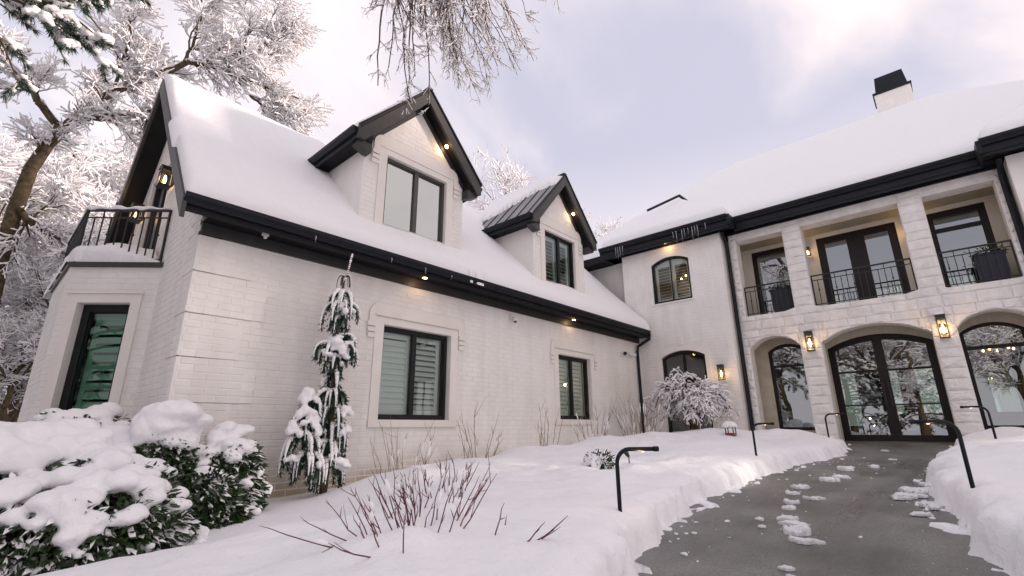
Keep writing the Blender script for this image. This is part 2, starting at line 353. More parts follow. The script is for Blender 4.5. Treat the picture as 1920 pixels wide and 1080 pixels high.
# ------------------------------------------------------------------ the ground
def path_z(x): return -0.40 - 0.042*(14.9 - np.clip(x, -8, 14.9))
XL = [-30, -4, 0, 3.02, 3.55, 4.99, 5.99, 7.13, 8.74, 9.6, 10.6, 11.74, 13.3, 14.1, 40]
YL = [-8, 0.35, 0.95, 1.69, 1.83, 2.16, 2.23, 2.25, 2.17, 2.0, 1.82, 1.80, 2.03, 2.18, 2.2]
XR = [-30, -4, 0, 4.26, 4.71, 5.59, 6.89, 8.12, 9.61, 11.1, 12.54, 14.1, 40]
YR = [-14, -3.0, -1.4, -0.05, 0.03, 0.19, 0.34, 0.38, 0.32, 0.14, 0.10, 0.06, 0.05]
MOUNDS = [(8.6, 5.3, 0.9, 0.14), (10.4, 5.0, 0.8, 0.17), (6.6, 5.6, 0.8, 0.12), (11.9, 4.4, 0.9, 0.16), (5.0, 5.4, 0.7, 0.10), (12.6, 2.9, 0.6, 0.14),
          (2.15, 2.7, 0.45, 0.05), (1.85, 2.45, 0.16, 0.07), (2.30, 2.55, 0.14, 0.08), (2.45, 2.85, 0.18, 0.08), (1.95, 2.85, 0.15, 0.07), (2.70, 3.15, 0.22, 0.09), (2.95, 3.5, 0.20, 0.08), (1.60, 2.60, 0.15, 0.06), (3.3, 3.9, 0.25, 0.08), (3.3, 4.9, 0.8, 0.08), (1.2, 4.6, 0.9, 0.05), (3.7, 6.3, 0.45, 0.12), (9.2, 3.6, 0.8, 0.07), (12.9, -0.6, 0.5, 0.10)]
def inside_house(x, y):
    a = (x > 1.66) & (x < 14.2) & (y > 7.1) & (y < 13.4)
    b = (x > 13.8) & (x < 22) & (y > 4.0) & (y < 9.5)
    c = (x > 14.45) & (x < 22) & (y > -6) & (y < 9.5)
    d = (x > 13.8) & (x < 22) & (y < -1.8) & (y > -13)
    e = (x + y > 10.6) & (x > 0.75) & (x < 1.7) & (y > 9) & (y < 12.5)
    return a | b | c | d | e
def snow_z(x, y):
    x = np.asarray(x, float); y = np.asarray(y, float)
    wob = 0.13*fbm(x*1.7, y*1.7, 3, 3) + 0.12*vnoise(x*5, y*5, 11) + 0.07*vnoise(x*13, y*13, 12)
    dl = y - np.interp(x, XL, YL); dr = np.interp(x, XR, YR) - y
    d = np.maximum(dl, dr) + wob
    right = dr > dl
    full = np.where(right, 0.37, 0.29) * np.where(x > 12.5, 1-0.35*sstep(12.5, 14, x), 1.0)
    lip = 0.62*sstep(-0.01, 0.09, d) + 0.24*sstep(0.03, 0.30, d) + 0.14*sstep(0.2, 0.9, d)
    D = full*lip
    soft = 0.08*fbm(x*0.9, y*0.9, 21, 3) + 0.07*fbm(x*2.3, y*2.3, 22, 3)*sstep(2.4, 3.2, y)*(x < 13) + 0.012*fbm(x*4, y*4, 23, 2)
    D = D + soft*sstep(0.1, 0.8, d)
    for (mx_, my_, r, h) in MOUNDS:
        D = D + h*np.exp(-((x-mx_)**2+(y-my_)**2)/(r*r))*sstep(0.05, 0.5, d)
    near_wall = sstep(5.5, 6.85, y)*((x > 1.4) & (x < 14.5) & (y < 8))
    D = D*(1 - near_wall*(0.92 - 0.55*sstep(3.5, 10.5, x)))
    D = D*(1 - 0.85*sstep(3.4, 5.0, y)*(1-sstep(2.6, 4.2, x))*(y < 9))
    # crumbs and chunks along the cut edge
    D = D + np.where((d > -0.16) & (d < 0.03), 0.06*np.clip(vnoise(x*9, y*9, 31)-0.16, 0, 1)*2, 0)
    D = np.where(d < -0.16, -0.05, D)
    z = path_z(x) + D
    z = np.where(d < -0.005, np.where(D < 0.012, path_z(x)-0.05, z), z)
    return np.where(inside_house(x, y), -1.35, z)
def gz(x, y): return float(snow_z(np.array([x]), np.array([y]))[0])

def axis(parts):
    out = []
    for a, b, s in parts: out += list(np.arange(a, b-1e-6, s))
    return np.array(sorted(set(np.round(out, 4))))
gx = axis([(-160, -40, 20), (-40, -8, 4), (-8, -1, 0.35), (-1, 1.5, 0.09), (1.5, 14.9, 0.045), (14.9, 24, 0.6), (24, 60, 4), (60, 200, 20)])
gy = axis([(-160, -40, 20), (-40, -6, 3), (-6, -1.6, 0.25), (-1.6, 4.6, 0.045), (4.6, 7.12, 0.07), (7.12, 10, 0.25), (10, 40, 2), (40, 200, 20)])
GX, GY = np.meshgrid(gx, gy, indexing='ij')
GZ = snow_z(GX, GY)
nx, ny = GX.shape
idx = np.arange(nx*ny).reshape(nx, ny)
F = np.stack([idx[:-1, :-1], idx[1:, :-1], idx[1:, 1:], idx[:-1, 1:]], -1).reshape(-1, 4)
o = link('snowy_ground', mesh_np('snowy_ground', np.stack([GX, GY, GZ], -1).reshape(-1, 3), F), M['snow'], None, True)
tag(o, kind='structure')

xs = np.array([-30, -8, -4, 0, 3, 6, 9, 12, 14.1, 14.97]); V = []; Fp = []
for x in xs:
    a, b = np.interp(x, XL, YL)+0.5, np.interp(x, XR, YR)-0.5
    if x > 14: a, b = 4.0, -1.7
    V += [(x, b, path_z(x)), (x, a, path_z(x))]
for i in range(len(xs)-1): Fp.append((2*i, 2*i+2, 2*i+3, 2*i+1))
tag(link('path', mesh_np('path', V, Fp), M['concrete']), kind='structure')

# ------------------------------------------------------------------ wall builder with openings
def arc(u0, u1, spring, apex, n=14):
    c = (u0+u1)/2; h = (u1-u0)/2; rise = apex-spring
    R = (h*h+rise*rise)/(2*rise); cz = apex-R
    return lambda u: cz + math.sqrt(max(R*R-(u-c)**2, 0))
class Hole:
    def __init__(s, u0, u1, v0, v1, apex=None):
        s.u0, s.u1, s.v0, s.v1 = u0, u1, v0, v1
        s.top = arc(u0, u1, v1, apex) if apex else (lambda u: v1)
        s.arched = apex is not None
def wall(name, fr, u0, u1, v0, vtop, holes, thick, mat, parent, w=0.0):
    vt = vtop if callable(vtop) else (lambda u: vtop)
    us = {u0, u1}
    for h in holes:
        k = 12 if h.arched else 1
        for i in range(k+1): us.add(round(h.u0+(h.u1-h.u0)*i/k, 5))
    if callable(vtop):
        for i in range(1, 4): us.add(u0+(u1-u0)*i/4)
    us = sorted(u for u in us if u0-1e-6 <= u <= u1+1e-6)
    mb = MB()
    def q(a, b, c, d): mb.poly((a, b, c, d))
    for a, b in zip(us[:-1], us[1:]):
        if b-a < 1e-5: continue
        mid = (a+b)/2
        hs = sorted([h for h in holes if h.u0 < mid < h.u1], key=lambda h: h.v0)
        lo = (v0, v0); segs = []
        for h in hs:
            if h.v0 > lo[0]+1e-4: segs.append((lo, (h.v0, h.v0)))
            lo = (h.top(a), h.top(b))
            q(fr(a, h.top(a), w), fr(a, h.top(a), w+thick), fr(b, h.top(b), w+thick), fr(b, h.top(b), w))
            if h.v0 > v0+1e-4: q(fr(a, h.v0, w), fr(b, h.v0, w), fr(b, h.v0, w+thick), fr(a, h.v0, w+thick))
        segs.append((lo, (vt(a), vt(b))))
        for (l, t_) in segs:
            q(fr(a, l[0], w), fr(b, l[1], w), fr(b, t_[1], w), fr(a, t_[0], w))
            q(fr(b, l[1], w+thick), fr(a, l[0], w+thick), fr(a, t_[0], w+thick), fr(b, t_[1], w+thick))
    for h in holes:
        for u in (h.u0, h.u1):
            if u0+1e-4 < u < u1-1e-4: q(fr(u, h.v0, w), fr(u, h.v0, w+thick), fr(u, h.top(u), w+thick), fr(u, h.top(u), w))
    for u in (u0, u1):
        q(fr(u, v0, w), fr(u, v0, w+thick), fr(u, vt(u), w+thick), fr(u, vt(u), w))
    return mb.build(name, mat, parent)

# bricks laid over a wall: list of (ulo, uhi, vlo, vhi, proud)
BL, BH, JT = 0.30, 0.0925, 0.008
def brick_layout(u0, u1, v0, vtop, keepout, quoin=None):
    out = []; row = 0; v = v0
    vt = vtop if callable(vtop) else (lambda u: vtop)
    while True:
        top = v+BH-JT
        if top > max(vt(u0+(u1-u0)*i/8) for i in range(9)): break
        free = [(u0, u1)]
        for (a, b, c, d) in keepout:
            if c < top and d > v:
                nf = []
                for (s, e) in free:
                    if b <= s or a >= e: nf.append((s, e)); continue
                    if a > s: nf.append((s, a))
                    if b < e: nf.append((b, e))
                free = nf
        off = (row % 2)*BL/2
        k0 = math.floor((u0-off)/BL)-1
        for (s, e) in free:
            k = k0
            while off+k*BL < e:
                a, b = max(off+k*BL, s), min(off+(k+1)*BL-JT, e); k += 1
                if b-a < 0.05: continue
                if callable(vtop) and (vt(a) < top or vt(b) < top): continue
                pr = 0.0042 + 0.0014*random.uniform(-1, 1)
                if quoin: pr += quoin((a+b)/2, (v+top)/2)
                out.append((a, b, v, top, pr))
        v += BH; row += 1
    return out
def brick_mesh_into(mb, fr, b, w):
    a, c, v0, v1, pr = b; e = 0.007; bk = min(0.004, 0.009-pr)
    base = len(mb.v)
    for (u, v) in ((a, v0), (c, v0), (c, v1), (a, v1)): mb.v.append(fr(u, v, w+bk))
    for (u, v) in ((a+e, v0+e), (c-e, v0+e), (c-e, v1-e), (a+e, v1-e)): mb.v.append(fr(u, v, w-pr))
    B = base
    mb.f += [(B+4, B+5, B+6, B+7), (B, B+1, B+5, B+4), (B+1, B+2, B+6, B+5), (B+2, B+3, B+7, B+6), (B+3, B, B+4, B+7)]
def lay_bricks(fr, layout, parent, w=0.0, singles=0, key=None):
    full = [b for b in layout if abs(b[1]-b[0]-(BL-JT)) < 1e-3]
    pick = set()
    if singles:
        full.sort(key=key); pick = set(id(b) for b in full[:singles])
        shared = {}
        for b in full[:singles]:
            q = round(b[4], 3)
            if q not in shared:
                mb = MB(); L = Fr((0, 0, 0), fr.U, fr.N)
                brick_mesh_into(mb, L, (-(BL-JT)/2, (BL-JT)/2, 0, BH-JT, q), 0.0)
                me = bpy.data.meshes.new('brick'); me.from_pydata(mb.v, [], mb.f); me.materials.append(M['brick']); shared[q] = me
            o = bpy.data.objects.new('brick', shared[q]); o.location = fr((b[0]+b[1])/2, b[2], w); COL.objects.link(o); adopt(o, parent)
    mb = MB()
    for b in layout:
        if id(b) not in pick: brick_mesh_into(mb, fr, b, w)
    if mb.v: tag(mb.build('bricks', M['brick'], parent), kind='stuff')

# ------------------------------------------------------------------ windows
def hpoly(h, n=14, inset=0.0):
    u0, u1 = h.u0+inset, h.u1-inset
    pts = [(u0, h.v0+inset)] + [(u0+(u1-u0)*i/n, h.top(min(max(u0+(u1-u0)*i/n, h.u0), h.u1))-inset) for i in range(n+1)] + [(u1, h.v0+inset)]
    return pts
def window(fr, h, w, parent, mat='frame', fw=0.065, fd=0.09, mull=(), trans=(), gl='glass', shutter=None, part='window', mullw=0.06, sill=False, leaf=None):
    # frame ring, mullions, transoms, panes and louvred shutters, in the wall's own frame
    c = (h.u0+h.u1)/2
    win = empty(part, fr(c, h.v0, w), parent)
    n = 12
    mb = MB()
    out, inn = hpoly(h, n), hpoly(h, n, fw)
    mb.band(fr, out+[out[0]], inn+[inn[0]], w, w+fd); mb.build('frame', M[mat], win)
    ins = 0.018
    mb = MB(); o2, i2 = hpoly(h, n, fw), hpoly(h, n, fw+ins)
    mb.band(fr, o2+[o2[0]], i2+[i2[0]], w+0.025, w+fd-0.01); mb.build('sash', M[mat], win)
    edges = [h.u0+fw] + list(mull) + [h.u1-fw]
    for u in mull:
        MB().box(fr, u-mullw/2, u+mullw/2, h.v0+fw, h.top(u)-fw, w+0.008, w+fd-0.015).build('mullion', M[mat], win)
    for v in trans:
        vv, th = v if isinstance(v, tuple) else (v, 0.05)
        for a, b in zip(edges[:-1], edges[1:]):
            a2 = a if a == h.u0+fw else a+mullw/2; b2 = b if b == h.u1-fw else b-mullw/2
            MB().box(fr, a2, b2, vv-th/2, vv+th/2, w+0.012, w+fd-0.02).build('transom', M[mat], win)
    for a, b in zip(edges[:-1], edges[1:]):
        pts = [(a, h.v0+fw)] + [(a+(b-a)*i/n, h.top(a+(b-a)*i/n)-fw) for i in range(n+1)] + [(b, h.v0+fw)]
        mb = MB(); mb.poly([fr(u, v, w+0.05) for u, v in reversed(pts)]); mb.build('pane', M[gl], win)
    if shutter:
        ws = w+fd+0.05; st = 0.07
        sp, tilt, first = shutter.get('space', 0.1), shutter.get('tilt', 0.7), shutter.get('first', 0)
        for k, (a, b) in enumerate(zip(edges[:-1], edges[1:])):
            a, b = a+0.012, b-0.012
            top = lambda u: h.top(min(max(u, h.u0), h.u1))-fw-0.01
            v0 = h.v0+fw+0.01
            mb = MB(); mb.box(fr, a, a+st, v0, min(top(a), top(a+st)), ws, ws+0.03); mb.box(fr, b-st, b, v0, min(top(b), top(b-st)), ws, ws+0.03)
            mb.box(fr, a+st, b-st, v0, v0+0.09, ws, ws+0.03)
            tv = min(top(a+st), top(b-st))
            mm = [(a+st+(b-a-2*st)*i/8) for i in range(9)]
            mb.band(fr, [(u, top(u)) for u in mm], [(u, tv-0.09) for u in mm], ws, ws+0.03)
            mb.build('shutter_frame', M['shutter'], win)
            tl = tilt[k] if isinstance(tilt, (tuple, list)) else tilt
            v = v0+0.09+sp*0.5
            while v < tv-0.09:
                cs, sn = math.cos(tl)*0.052, math.sin(tl)*0.052
                mb = MB(); prof = [(v-sn-0.004, ws+0.015-cs), (v-sn+0.004, ws+0.015-cs), (v+sn+0.004, ws+0.015+cs), (v+sn-0.004, ws+0.015+cs)]
                mb.extrude_u(fr, prof, a+st, b-st); mb.build('louver', M['shutter'], win); v += sp
    if sill:
        MB().box(fr, h.u0-0.06, h.u1+0.06, h.v0-0.05, h.v0-0.005, w-0.07, w+0.05).build('sill', M['trimwhite'], win)
    return win

# ------------------------------------------------------------------ the house
house = empty('house', (8.0, 8.0, -1.0))
tag(house, 'white painted brick and stone house with black trim and snow covered gabled roofs', 'house')
FW = Fr((0, 7.0, 0), (1, 0, 0), (0, 1, 0))                  # wing, long wall
FG = Fr((1.62, 0, 0), (0, -1, 0), (1, 0, 0))                # wing, gable end (u = -y)
FT = Fr((13.72, 0, 0), (0, -1, 0), (1, 0, 0))               # tower front
FL = Fr((14.12, 0, 0), (0, -1, 0), (1, 0, 0))               # loggia front
WX0, WX1 = 1.62, 13.72
TS = 1.03
def roof_front(y): return 2.80 + TS*(y-6.60)
RIDGE_Y = 10.2; RIDGE_Z = roof_front(RIDGE_Y)
def wing_roof(y): return np.minimum(2.80+TS*(np.asarray(y)-6.60), 2.80+TS*(13.8-np.asarray(y)))

# long wall
W1, W2 = Hole(4.50, 6.00, 0.13, 1.70), Hole(9.46, 10.87, 0.17, 1.72)
wing_wall = wall('wing_wall', FW, WX0, WX1, -1.35, 2.66, [W1, W2], 0.25, M['plaster'], house)
def quoin(u, v):
    k = (v+1.35)/0.555; fr_ = k % 1.0
    lim = 2.18 if int(k) % 2 == 0 else 2.42
    return 0.020 if u < lim else 0.0
def quoin_slabs(parent):
    k = 0
    while True:
        z0 = -1.35+0.555*k+0.010; z1 = -1.35+0.555*(k+1)-0.008
        if z0 > 2.4: break
        lim = 2.18 if k % 2 == 0 else 2.42
        MB().xyz(1.60, lim+0.12, 6.981, 7.5, max(z0, -1.3), min(z1, 2.47)).build('quoin', M['brick'], parent); k += 1
quoin_slabs(wing_wall)
keep = [(W1.u0-0.19, W1.u1+0.19, W1.v0-0.13, 2.06), (W2.u0-0.19, W2.u1+0.19, W2.v0-0.13, 2.06), (4.18, 6.36, 1.40, 2.06), (9.12, 11.22, 1.38, 2.06)]
lay = brick_layout(WX0, WX1, -1.35, 2.48, keep, quoin)
lay_bricks(FW, lay, wing_wall, 0.0, 300, key=lambda b: (0 if b[2] > -0.75 else 100) + math.hypot(b[0]-1.0, 4.0) + (6 if b[0] > 12 else 0))
# faint stain low on the wall: the bricks near the ground were never painted as often (own course of tan brick)
def surround(h, parent, ears=True):
    t = empty('window_surround', FW((h.u0+h.u1)/2, h.v0, 0), parent)
    a, b, v0, v1 = h.u0, h.u1, h.v0, h.v1
    MB().box(FW, a-0.175, a-0.004, v0-0.02, v1+0.13, -0.022, 0.02).build('jamb', M['trimwhite'], t)
    MB().box(FW, b+0.004, b+0.175, v0-0.02, v1+0.13, -0.022, 0.02).build('jamb', M['trimwhite'], t)
    MB().box(FW, a-0.004, b+0.004, v1+0.003, v1+0.13, -0.022, 0.02).build('head', M['trimwhite'], t)
    MB().box(FW, a-0.19, b+0.19, v0-0.12, v0-0.02, -0.045, 0.02).build('sill', M['trimwhite'], t)
    # raised hood with rounded shoulders
    n = 8; r = 0.20; A, B, T, Bm = a-0.30, b+0.32, v1+0.36, v1+0.02
    po = [(A, Bm)]+[(A+r-r*math.cos(i/n*math.pi/2), T-r+r*math.sin(i/n*math.pi/2)) for i in range(n+1)]+[(B-r+r*math.sin(i/n*math.pi/2), T-r+r*math.cos(i/n*math.pi/2)) for i in range(n+1)]+[(B, Bm)]
    a2, b2, t2 = a-0.178, b+0.178, v1+0.133
    pi_ = [(a2, Bm)]+[(a2, t2-0.01*(n-i)/n) for i in range(n+1)]+[(b2, t2-0.01*i/n) for i in range(n+1)]+[(b2, Bm)]
    MB().band(FW, po, pi_, -0.040, 0.02).build('hood', M['trimwhite'], t)
    # fillet round the inside of the hood
    MB().box(FW, a2-0.02, b2+0.02, t2+0.004, t2+0.03, -0.058, -0.038).build('fillet', M['trimwhite'], t)
    if ears:
        for s, x0, x1 in ((0, A-0.035, a2-0.01), (1, b2+0.01, B+0.035)):
            for k in range(3):
                zt = Bm - 0.004 - k*0.095
                e = 0.012*k
                MB().box(FW, x0+(e if s == 0 else 0), x1-(0 if s == 0 else e), zt-0.075, zt, -0.055+0.008*k, 0.02).build('corbel_block', M['trimwhite'], t)
for h in (W1, W2): surround(h, house)
window(FW, W1, 0.09, house, mull=(5.235,), fw=0.07, mullw=0.085, shutter=dict(space=0.1, tilt=(1.25, 0.75)))
window(FW, W2, 0.09, house, mull=(10.15,), fw=0.07, mullw=0.085, shutter=dict(space=0.1, tilt=(1.0, 0.95)))

# gable end of the wing, with the balcony door
GD = Hole(-11.2, -9.75, 2.6, 4.75)
gable = wall('gable_wall', FG, -13.4, -7.0, -1.35, lambda u: float(wing_roof(-u))-0.18, [GD], 0.25, M['plaster'], house)
lay = brick_layout(-13.4, -7.005, -1.35, lambda u: float(wing_roof(-u))-0.22, [(GD.u0-0.05, GD.u1+0.05, GD.v0, GD.v1+0.05), (-12.4, -8.84, -2, 2.5)], lambda u, v: quoin(1.7, v) if u > -7.49 else 0.0)
lay_bricks(FG, lay, gable)
window(FG, GD, 0.05, house, mat='frame', part='balcony_door', mull=(-10.48,), fw=0.12, mullw=0.2, gl='glass_coated')
# back and far walls of the wing (plain)
MB().xyz(WX0+0.25, 14.3, 13.15, 13.4, -1.35, 2.9).build('back_wall', M['plaster'], house)

# bay under the balcony
B0, B1, B2, B3 = (1.62, 8.84), (0.64, 9.84), (0.64, 12.0), (1.62, 13.0)
bay = empty('bay', (1.0, 10.5, -1.35), house)
BTOP = 2.44
def bay_frame(p, q):     # seen from outside, u runs left to right
    d = np.array(q)-np.array(p); L = np.linalg.norm(d); d = d/L
    return Fr((p[0], p[1], 0), (d[0], d[1], 0), (-d[1], d[0], 0)), L
FB, LB = bay_frame(B1, B0)
BW = Hole(0.27, 1.05, -0.35, 1.86)
wb = wall('bay_wall', FB, 0, LB, -1.35, BTOP, [BW], 0.2, M['plaster'], bay)
lay = brick_layout(0.004, LB-0.004, -1.35, BTOP-0.02, [(BW.u0-0.16, BW.u1+0.16, BW.v0-0.1, BW.v1+0.16)])
lay_bricks(FB, lay, house)
FB2, LB2 = bay_frame(B2, B1)
wall('bay_wall', FB2, 0, LB2, -1.35, BTOP, [], 0.2, M['plaster'], bay)
lay_bricks(FB2, brick_layout(0.004, LB2-0.004, -1.35, BTOP-0.02, []), house)
FB3, LB3 = bay_frame(B3, B2)
wall('bay_wall', FB3, 0, LB3, -1.35, BTOP, [], 0.2, M['plaster'], bay)
t = empty('window_surround', FB(0.66, 0, 0), house)
MB().box(FB, BW.u0-0.15, BW.u0-0.003, BW.v0, BW.v1+0.14, -0.03, 0.02).build('jamb', M['trimwhite'], t)
MB().box(FB, BW.u1+0.003, BW.u1+0.15, BW.v0, BW.v1+0.14, -0.03, 0.02).build('jamb', M['trimwhite'], t)
MB().box(FB, BW.u0-0.003, BW.u1+0.003, BW.v1+0.003, BW.v1+0.14, -0.03, 0.02).build('head', M['trimwhite'], t)
MB().box(FB, BW.u0-0.17, BW.u1+0.17, BW.v1+0.142, BW.v1+0.18, -0.05, 0.02).build('hood', M['trimwhite'], t)
window(FB, BW, 0.10, house, fw=0.11, gl='glass_green', shutter=dict(space=0.14, tilt=1.2))
def outline(off):
    c = np.array((1.62, 10.92)); out = []
    for p in (B0, B1, B2, B3):
        d = np.array(p)-c; d = d/np.linalg.norm(d); out.append((p[0]+d[0]*off*1.1, p[1]+d[1]*off*1.1))
    out[0] = (1.61, B0[1]-off*1.3); out[3] = (1.61, B3[1]+off*1.3)
    return out
def plan_prism(name, pts, z0, z1, mat, parent):
    mb = MB(); n = len(pts)
    mb.v += [(x, y, z0) for x, y in pts]+[(x, y, z1) for x, y in pts]
    mb.f.append(tuple(range(n-1, -1, -1))); mb.f.append(tuple(range(n, 2*n)))
    for i in range(n):
        j = (i+1) % n; mb.f.append((i, j, n+j, n+i))
    return mb.build(name, mat, parent)
plan_prism('balcony_slab', outline(0.05), BTOP+0.002, BTOP+0.07, M['trim'], bay)

def railing(name, pts, z0, h, parent, space=0.115, mid=True, collars=True):
    r = empty(name, (pts[0][0], pts[0][1], z0), parent)
    for (p, q) in zip(pts[:-1], pts[1:]):
        p, q = np.array(p), np.array(q); L = np.linalg.norm(q-p); d = (q-p)/L
        f = Fr((p[0], p[1], 0), (d[0], d[1], 0), (-d[1], d[0], 0))
        MB().box(f, -0.012, L+0.012, z0+h-0.02, z0+h+0.012, -0.022, 0.022).build('top_rail', M['iron'], r)
        if mid: MB().box(f, 0, L, z0+h-0.14, z0+h-0.122, -0.011, 0.011).build('rail', M['iron'], r)
        MB().box(f, 0, L, z0+0.07, z0+0.09, -0.011, 0.011).build('rail', M['iron'], r)
        n = max(2, round(L/space))
        for i in range(n+1):
            u = L*i/n; post = i in (0, n)
            t_ = 0.014 if post else 0.008
            mb = MB().box(f, u-t_, u+t_, z0+(0.0 if post else 0.088), z0+h-(0.02 if post or i % 2 == 0 else 0.14), -t_, t_)
            if collars and i % 3 == 1: mb.box(f, u-0.017, u+0.017, z0+h*0.52, z0+h*0.52+0.035, -0.017, 0.017)
            mb.build('post' if post else 'baluster', M['iron'], r)
    return r
RP = outline(-0.06)
railing('balcony_railing', [(RP[0][0]-0.02, RP[0][1]+0.02), RP[1], RP[2], (RP[3][0]-0.02, RP[3][1])], BTOP+0.07, 0.93, house, 0.13)

# wing roof deck, rakes, eave
mb = MB(); X0, X1 = 1.27, 13.715; ye = 6.58
prof = [(roof_front(ye), ye), (RIDGE_Z, RIDGE_Y), (roof_front(ye), 20.4-ye), (roof_front(ye)-0.20, 20.4-ye), (RIDGE_Z-0.24, RIDGE_Y), (roof_front(ye)-0.20, ye)]
FX = Fr((0, 0, 0), (1, 0, 0), (0, 1, 0))
mb.extrude_u(FX, [(v, w) for v, w in prof], X0+0.03, X1); wing_roof_o = mb.build('wing_roof', M['soffit'], house)
for ysgn in (0, 1):          # rake boards on the gable end
    y0, y1 = (6.52, RIDGE_Y) if ysgn == 0 else (20.4-6.52, RIDGE_Y)
    z0 = roof_front(6.52)
    mb = MB(); f = Fr((0, 0, 0), (0, 1, 0), (1, 0, 0))
    pts = [(y0, z0+0.02), (y1, RIDGE_Z+0.02), (y1, RIDGE_Z-0.27), (y0, z0-0.25)]
    mb.prism(f, pts, X0-0.02, X0+0.03); mb.build('rake_board', M['trim'], wing_roof_o)
MB().box(FW, X0+0.34, WX1-0.003, 2.485, 2.645, -0.03, 0.0).build('frieze', M['trim'], wing_roof_o)
MB().box(FW, X0+0.33, WX1-0.003, 2.645, 2.665, -0.38, 0.0).build('soffit', M['soffit'], wing_roof_o)
MB().box(FW, X0+0.0, WX1-0.2, 2.605, 2.78, -0.415, -0.385).build('fascia', M['trim'], wing_roof_o)
def gutter(fr, u0, u1, z, w, parent, s=1.0):
    prof = [(z-0.125*s, w), (z-0.125*s, w-0.055*s), (z-0.085*s, w-0.075*s), (z-0.05*s, w-0.115*s), (z-0.012*s, w-0.12*s), (z, w-0.128*s), (z, w-0.112*s), (z-0.03*s, w-0.10*s), (z-0.09*s, w-0.05*s), (z-0.10*s, w-0.02*s), (z, w-0.012*s), (z, w)]
    MB().extrude_u(fr, prof, u0, u1).build('gutter', M['gutter'], parent)
gutter(FW, X0-0.01, WX1-0.2, 2.795, -0.417, wing_roof_o)
MB().tube([(13.50, 6.50, 2.70), (13.50, 6.52, 2.55), (13.47, 6.90, 2.36), (13.47, 6.93, 2.2), (13.47, 6.93, -0.62)], 0.045, 8).build('downspout', M['gutter'], wing_roof_o)

